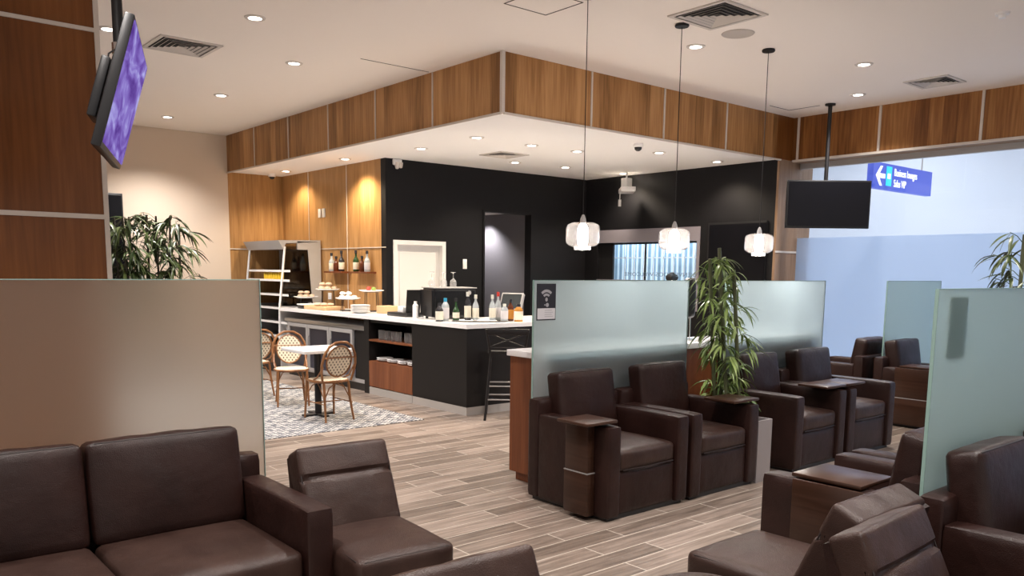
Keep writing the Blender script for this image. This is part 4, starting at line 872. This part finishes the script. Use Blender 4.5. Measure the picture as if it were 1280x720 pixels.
# coffee machine
r = thing('coffee_machine', 'black boxy coffee machine on the bar with wine glasses on top', 'coffee machine', (5.80, 8.10, BC), math.radians(-14)); r.scale = (.9, .9, 1)
m = MB(); m.box(-.26, .32, -.22, .22, .02, .36, .012); m.build('body', M['blackp'], r)
m = MB(); m.box(-.30, -.26, -.22, .22, .03, .34, .006); m.box(-.25, .30, -.226, -.22, .05, .33); m.build('front_panel', M['screenoff'], r, smooth=False)
m = MB(); m.box(-.28, .33, -.23, .23, .36, .372, .003); m.build('top_tray', M['steelgrey'], r)
m = MB(); m.cyl((.22, -.225, .31), (.22, -.24, .31), .025, seg=18); m.build('dial', M['steelgrey'], r)
m = MB()
for sx in (-.22, .26):
    for sy in (-.18, .18): m.cyl((sx, sy, 0), (sx, sy, .02), .02)
m.build('feet', M['blackp'], r)
wg = MB(); wg.lathe([(.034, 0), (.040, .03), (.036, .075), (.010, .098), (.004, .11), (.004, .165), (.03, .175), (.034, .178), (.0, .180), (.0, .182)], seg=18, close=False)
w0 = wg.build('wine_glass', M['glass']); labs = ['upturned wine glass on the coffee machine, leftmost', 'upturned wine glass on the coffee machine, in the middle', 'upturned wine glass on the coffee machine, rightmost']
for i, (x, y) in enumerate(((5.62, 8.16), (5.75, 8.10), (5.86, 8.06))):
    o = w0 if i == 0 else w0.copy()
    if i: COL.objects.link(o)
    o.location = (x, y, BC + .372); tag(o, labs[i], 'glass', 'wine glasses on the coffee machine')
# menu stand with condiment tray
r = thing('menu_stand', 'black upright menu board standing in a black tray on the counter', 'menu stand', (5.62, 8.74, BC))
m = MB(); m.box(-.13, .13, -.22, .22, 0, .05, .006); m.build('tray', M['blackp'], r)
m = MB(); m.box(-.10, .10, -.19, -.175, .05, .33, rot=rx(.12)); m.build('board', M['blackp'], r)
R2 = random.Random(9)
sp0 = MB(); sp0.box(-.03, .03, -.03, .03, 0, .07, .004); s0 = sp0.build('sugar_packet_box', M['ceramic']); tag(s0, 'small white packet holder in the black tray', 'packet', 'packets in the menu tray')
for i, (x, y) in enumerate(((5.57, 8.70), (5.58, 8.78), (5.66, 8.74))):
    o = s0 if i == 0 else s0.copy()
    if i: COL.objects.link(o)
    o.location = (x, y, BC + .05)
m = MB(); m.lathe([(0, 0), (.035, 0), (.035, .15), (.02, .17), (.02, .2), (0, .2)], seg=18); o = m.build('dispenser', M['ceramic']); o.location = (5.50, 8.33, BC); tag(o, 'white bottle dispenser left of the coffee machine', 'dispenser')
# POS terminal
r = thing('pos_terminal', 'silver touch-screen till on the right of the bar', 'till', (6.72, 8.02, BC), math.radians(-68)); r.scale = (.82, .82, .95)
m = MB(); m.box(-.14, .14, -.08, .14, 0, .03, .008); m.cyl((0, .05, .02), (0, .10, .14), .05, .04); m.build('base', M['possilver'], r)
q = rx(math.radians(-28))
m = MB(); m.box(-.19, .19, -.03, .03, .06, .32, .012, rot=q, piv=(0, .02, .1)); hd = m.build('head', M['possilver'], r)
m = MB(); m.box(-.165, .165, -.034, -.028, .085, .295, rot=q, piv=(0, .02, .1)); m.build('screen', M['posscreen'], hd, smooth=False)
m = MB(); m.box(-.20, .20, -.15, .15, 0, .03, .003); o = m.build('paper_tray', M['ceramic']); o.location = (7.25, 7.75, BC); tag(o, 'flat white tray beside the till', 'tray')
# wall fittings
m = MB(); m.box(7.29, 7.36, 9.782, 9.80, 1.58, 1.72, .004); tag(m.build('thermostat', M['white']), 'white wall controller on the black wall beside the doorway', 'wall switch')
for y, lb in ((11.69, 'left white switch plate high on the wood wall'), (11.56, 'right white switch plate high on the wood wall')):
    m = MB(); m.box(5.985, 6.0, y - .04, y + .04, 2.33, 2.46, .003); tag(m.build('switch_plate', M['white']), lb, 'wall switch')
m = MB(); m.box(5.985, 6.0, 11.36, 11.46, 1.10, 1.20, .003); tag(m.build('power_outlet', M['white']), 'white power outlet on the wood wall above the buffet', 'power outlet')
r = thing('socket_plate', 'chrome socket plate on the pillar', 'power outlet', (10.42, 6.235, 1.66)); m = MB(); m.box(-.09, .09, -.0, .015, -.035, .035, .003); m.build('plate', M['blackp'], r); m = MB(); m.box(-.06, -.01, -.005, 0, -.02, .02); m.box(.02, .07, -.005, 0, -.02, .02); m.build('switches', M['chrome'], r)

# buffet food
def stand(label, x, y, z, h, rw, food, fm, tilt=0):
    r = thing('food_stand', label, 'serving stand', (x, y, z))
    m = MB()
    for a in range(4):
        c, s_ = math.cos(a * PI / 2 + .4), math.sin(a * PI / 2 + .4); m.tube([(c * rw * .8, s_ * rw * .8, 0), (c * rw * .7, s_ * rw * .7, h)], .005, 6)
    m.tube([(rw * .75 * math.cos(t * PI / 8), rw * .75 * math.sin(t * PI / 8), .01) for t in range(16)], .005, 6, True)
    m.tube([(rw * .75 * math.cos(t * PI / 8), rw * .75 * math.sin(t * PI / 8), h) for t in range(16)], .005, 6, True)
    m.build('rack', M['blackm'], r)
    m = MB(); m.lathe([(0, h), (rw * .8, h + .002), (rw * 1.15, h + .02), (rw * 1.12, h + .025), (rw * .78, h + .008), (0, h + .008)], seg=24); m.build('platter', M['ceramic'], r)
    return r, Vector((x, y, z + h + .008))
def pile(name, label, cat, center, n, rad, size, mat, group, seed=1, flat=.55, layers=2):
    R3 = random.Random(seed); m = MB(); m.lathe([(0, -size * flat), (size * .7, -size * flat * .8), (size, 0), (size * .7, size * flat * .8), (0, size * flat)], seg=10)
    p0 = m.build(name, mat); tag(p0, label, cat, group)
    i = 0
    for lay in range(layers):
        rr = rad * (1 - .42 * lay); g = size * 2.08; k = int(rr / g) + 1
        for u in range(-k, k + 1):
            for v in range(-k, k + 1):
                px_, py_ = (u + .5 * (v % 2) + .3 * lay) * g, v * g * .87 + .3 * lay * g
                if math.hypot(px_, py_) > rr or i >= n: continue
                o = p0 if i == 0 else p0.copy()
                if i: COL.objects.link(o)
                o.location = center + Vector((px_, py_, size * flat * (1.02 + 2.04 * lay))); o.rotation_euler = (0, 0, R3.random() * 3); i += 1
r_, c_ = stand('low food stand with wrapped snacks beside the cooler', 5.62, 11.45, BC, .14, .16, None, None)
pile('wrapped_snack', 'wrapped snack piled on the low stand beside the cooler', 'snack', c_, 16, .14, .045, M['cookie'], 'wrapped snacks on the low stand', 1, layers=3)
r_, c_ = stand('tall food stand with bread rolls behind the low stand', 5.80, 11.10, BC, .26, .16, None, None)
pile('bread_roll', 'bread roll piled on the tall stand', 'bread', c_, 14, .14, .05, M['cookie'], 'bread rolls on the tall stand', 2, layers=3)
r_, c_ = stand('low food stand with pale pastries on the right part of the buffet', 5.62, 10.18, BC, .16, .15, None, None)
pile('pastry', 'pale pastry on the low right stand', 'pastry', c_, 14, .13, .045, M['ceramic'], 'pastries on the low right stand', 3, layers=2)
r_, c_ = stand('tall fruit stand on the right part of the buffet', 5.80, 9.86, BC, .27, .15, None, None)
pile('apple', 'red apple on the tall fruit stand', 'fruit', c_ + Vector((0, .07, 0)), 4, .05, .036, M['fruit'], 'apples on the fruit stand', 4, .9, 1)
pile('lime', 'green fruit on the tall fruit stand', 'fruit', c_ + Vector((0, -.06, 0)), 5, .06, .033, M['lime'], 'green fruit on the fruit stand', 5, .9, 1)
r = thing('bread_board', 'large light wood board with bread on the buffet', 'serving board', (5.55, 10.75, BC)); m = MB(); m.box(-.16, .16, -.32, .32, 0, .05, .012); m.box(-.13, .13, -.29, .29, .05, .052); m.build('board', M['board'], r)
pile('bread_slice', 'bread slice on the light wood board', 'bread', Vector((5.55, 10.75, BC + .052)), 14, .13, .05, M['cookie'], 'bread slices on the board', 6, .4, 1)
r = thing('wicker_basket', 'small light basket at the right end of the wood wall', 'basket', (5.78, 9.42, BC)); m = MB(); m.box(-.10, .10, -.12, .12, 0, .10, .01); m.build('body', M['board'], r)
m = MB(); m.lathe([(0, 0), (.06, 0), (.13, .02), (.13, .025), (.06, .006), (0, .006)], seg=24); p1 = m.build('plate', M['ceramic']); k = 0
for (x, y, n, lb) in ((5.50, 9.64, 7, 'white plate in the seven-high stack beside the bread board'), (5.80, 11.47, 4, 'white plate in the stack beside the cooler')):
    for j in range(n):
        o = p1 if k == 0 else p1.copy()
        if k: COL.objects.link(o)
        o.location = (x, y, BC + .014 * j); tag(o, lb, 'plate', 'stacked plates ' + ('beside the cooler' if x > 5.7 else 'on the buffet')); k += 1
r = thing('food_warmer', 'low black tray stand with white dishes beside the cooler', 'serving stand', (5.50, 11.5 - .55 + .2, BC)); m = MB(); m.box(-.12, .12, -.09, .09, 0, .05, .006); m.build('base', M['blackp'], r); m = MB(); m.box(-.13, .13, -.10, .10, .05, .07, .006); m.build('dish', M['ceramic'], r)

# bar stool
r = thing('bar_stool', 'black metal bar stool standing at the bar corner', 'bar stool', (5.58, 6.70, 0), math.radians(-40))
for sx in (-1, 1):
    for sy in (-1, 1):
        m = MB(); m.tube([(sx * .23, sy * .20, 0), (sx * .17, sy * .15, .70)], .014, 8); m.build('leg', M['blackm'], r)
m = MB(); m.box(-.20, .20, -.18, .18, .70, .73, .012); m.build('seat', M['blackm'], r)
m = MB(); m.tube([(-.18, -.17, .72), (-.215, -.23, .96)], .013); m.tube([(.18, -.17, .72), (.215, -.23, .96)], .013); m.box(-.21, .21, -.235, -.215, .90, .965, .006); m.box(-.19, .19, -.20, -.185, .74, .77)
m.tube([(-.19, -.19, .77), (.20, -.225, .92)], .006); m.tube([(.19, -.19, .77), (-.20, -.225, .92)], .006); m.build('backrest', M['blackm'], r)
for z, s_ in ((.22, 1.13), (.36, 1.03)):
    m = MB(); a, b_ = .19 * s_, .165 * s_; m.tube([(-a, -b_, z), (a, -b_, z), (a, b_, z), (-a, b_, z)], .008, 6, True); m.build('foot_ring', M['steelgrey'], r)

# ------------------------------------------------------------------ cafe set
def cafe_chair(label, x, y, rz):
    """faces +Y local, back at -Y"""
    r = thing('rattan_chair', label, 'cafe chair', (x, y, .004), rz, 'rattan cafe chairs'); r.scale = (.86, .92, .91)
    for sx in (-1, 1):
        m = MB(); m.tube([(sx * .20, .21, 0), (sx * .19, .19, .25), (sx * .185, .17, .44)], [.012, .016, .016]); m.build('leg', M['rattan'], r)
        m = MB(); m.tube([(sx * .19, -.25, 0), (sx * .17, -.20, .25), (sx * .165, -.18, .44)], [.012, .016, .016]); m.build('leg', M['rattan'], r)
    m = MB(); n = 22; pts = [(.215 * (abs(math.cos(2 * PI * i / n)) ** .75) * (1 if math.cos(2 * PI * i / n) > 0 else -1), .20 * (abs(math.sin(2 * PI * i / n)) ** .75) * (1 if math.sin(2 * PI * i / n) > 0 else -1), .445) for i in range(n)]
    m.tube(pts, .016, 8, True); m.build('seat_rim', M['rattan'], r)
    m = MB(); m.poly_prism([(p[0], p[1], .447) for p in pts], (0, 0, .014)); m.build('seat', M['weave'], r, smooth=False)
    # back: outer arch and inner oval
    def bk(u, z): return (u, -.195 - (z - .45) * .24, z)
    arch = [bk(-.19, .45), bk(-.215, .55), bk(-.225, .65), bk(-.205, .76), bk(-.15, .85), bk(-.07, .895), bk(0, .90), bk(.07, .895), bk(.15, .85), bk(.205, .76), bk(.225, .65), bk(.215, .55), bk(.19, .45)]
    m = MB(); m.tube(arch, .015, 8); m.tube([bk(-.22, .72), bk(-.1, .725), bk(.1, .725), bk(.22, .72)], .010, 8)
    ov = [bk(.165 * math.cos(2 * PI * i / 24), .68 + .175 * math.sin(2 * PI * i / 24)) for i in range(24)]; m.tube(ov, .011, 8, True); m.build('back_frame', M['rattan'], r)
    m = MB(); m.poly_prism([bk(.16 * math.cos(2 * PI * i / 24), .68 + .17 * math.sin(2 * PI * i / 24)) for i in range(24)], (0, .008, .001)); m.build('backrest', M['weave'], r, smooth=False)
    m = MB()
    for sx in (-1, 1):
        m.tube([(sx * .19, -.22, .20), (sx * .19, .19, .20)], .008, 6)
        m.tube([(sx * .19, .19, .24), (sx * .16, .10, .38), (sx * .15, .0, .43)], .007, 6); m.tube([(sx * .175, -.20, .24), (sx * .16, -.08, .38), (sx * .15, .0, .43)], .007, 6)
        m.tube([(sx * .175, -.20, .24), (sx * .10, -.19, .38), (0, -.18, .43)], .007, 6)
        m.tube([(sx * .205, -.235, .62), (sx * .215, -.12, .50), (sx * .20, .0, .455)], .010, 6)
    m.tube([(-.19, -.02, .20), (.19, -.02, .20)], .008, 6); m.build('stretcher', M['rattan'], r)
    return r
cafe_chair('rattan bistro chair nearest, its back to the camera, right of the white table', 4.04, 7.77, math.radians(2))
cafe_chair('rattan bistro chair behind the white table, facing the camera', 4.14, 8.85, PI - .36)
cafe_chair('rattan bistro chair half hidden by the left frosted partition', 4.07, 9.79, math.radians(3))
r = thing('cafe_table', 'square white cafe table on a black pedestal', 'table', (4.05, 8.02, .004))
m = MB(); m.box(-.28, .28, -.28, .28, .685, .72, .006); m.build('table_top', M['counter'], r)
m = MB(); m.cyl((0, 0, .02), (0, 0, .685), .036, seg=16); m.build('pedestal', M['blackm'], r)
m = MB(); m.box(-.18, .18, -.035, .035, .0, .02, .004); m.box(-.035, .035, -.18, .18, .0, .02, .004); m.build('base', M['blackm'], r)

# ------------------------------------------------------------------ corridor sign
r = thing('direction_sign', 'blue hanging airport sign with white arrow and lounge text', 'sign', (12.70, 6.45, 3.10), math.radians(0), None)
SW, SH = 2.05, .40
m = MB(); m.box(0, SW, 0, .10, -SH / 2, SH / 2, .006); m.build('box', M['signblue'], r)
m = MB(); m.box(.42, .60, -.004, 0, -.14, .16); m.build('lounge_symbol', M['signcyan'], r, smooth=False)
m = MB(); m.box(.46, .56, -.007, -.004, -.03, .05); m.build('symbol_glyph', M['signwhite'], r, smooth=False)
m = MB(); m.poly_prism([(.08, -.006, 0), (.22, -.006, .15), (.29, -.006, .15), (.20, -.006, .035), (.38, -.006, .035), (.38, -.006, -.035), (.20, -.006, -.035), (.29, -.006, -.15), (.22, -.006, -.15)], (0, .004, 0)); m.build('arrow', M['signwhite'], r, smooth=False)
mt = lambda x, z: Matrix.Translation((x, -.004, z)) @ Matrix.Rotation(PI / 2, 4, 'X')
text_obj('lettering', 'Business lounges', .165, M['signwhite'], r, mt(.68, .03), .002, xs=.72)
text_obj('lettering', 'Salas VIP', .165, M['signwhite'], r, mt(.68, -.14), .002, xs=.72)
m = MB(); m.cyl((.3, .05, SH / 2), (.3, .05, 1.5), .012); m.cyl((SW - .3, .05, SH / 2), (SW - .3, .05, 1.5), .012); m.build('hanger_rod', M['steel'], r)
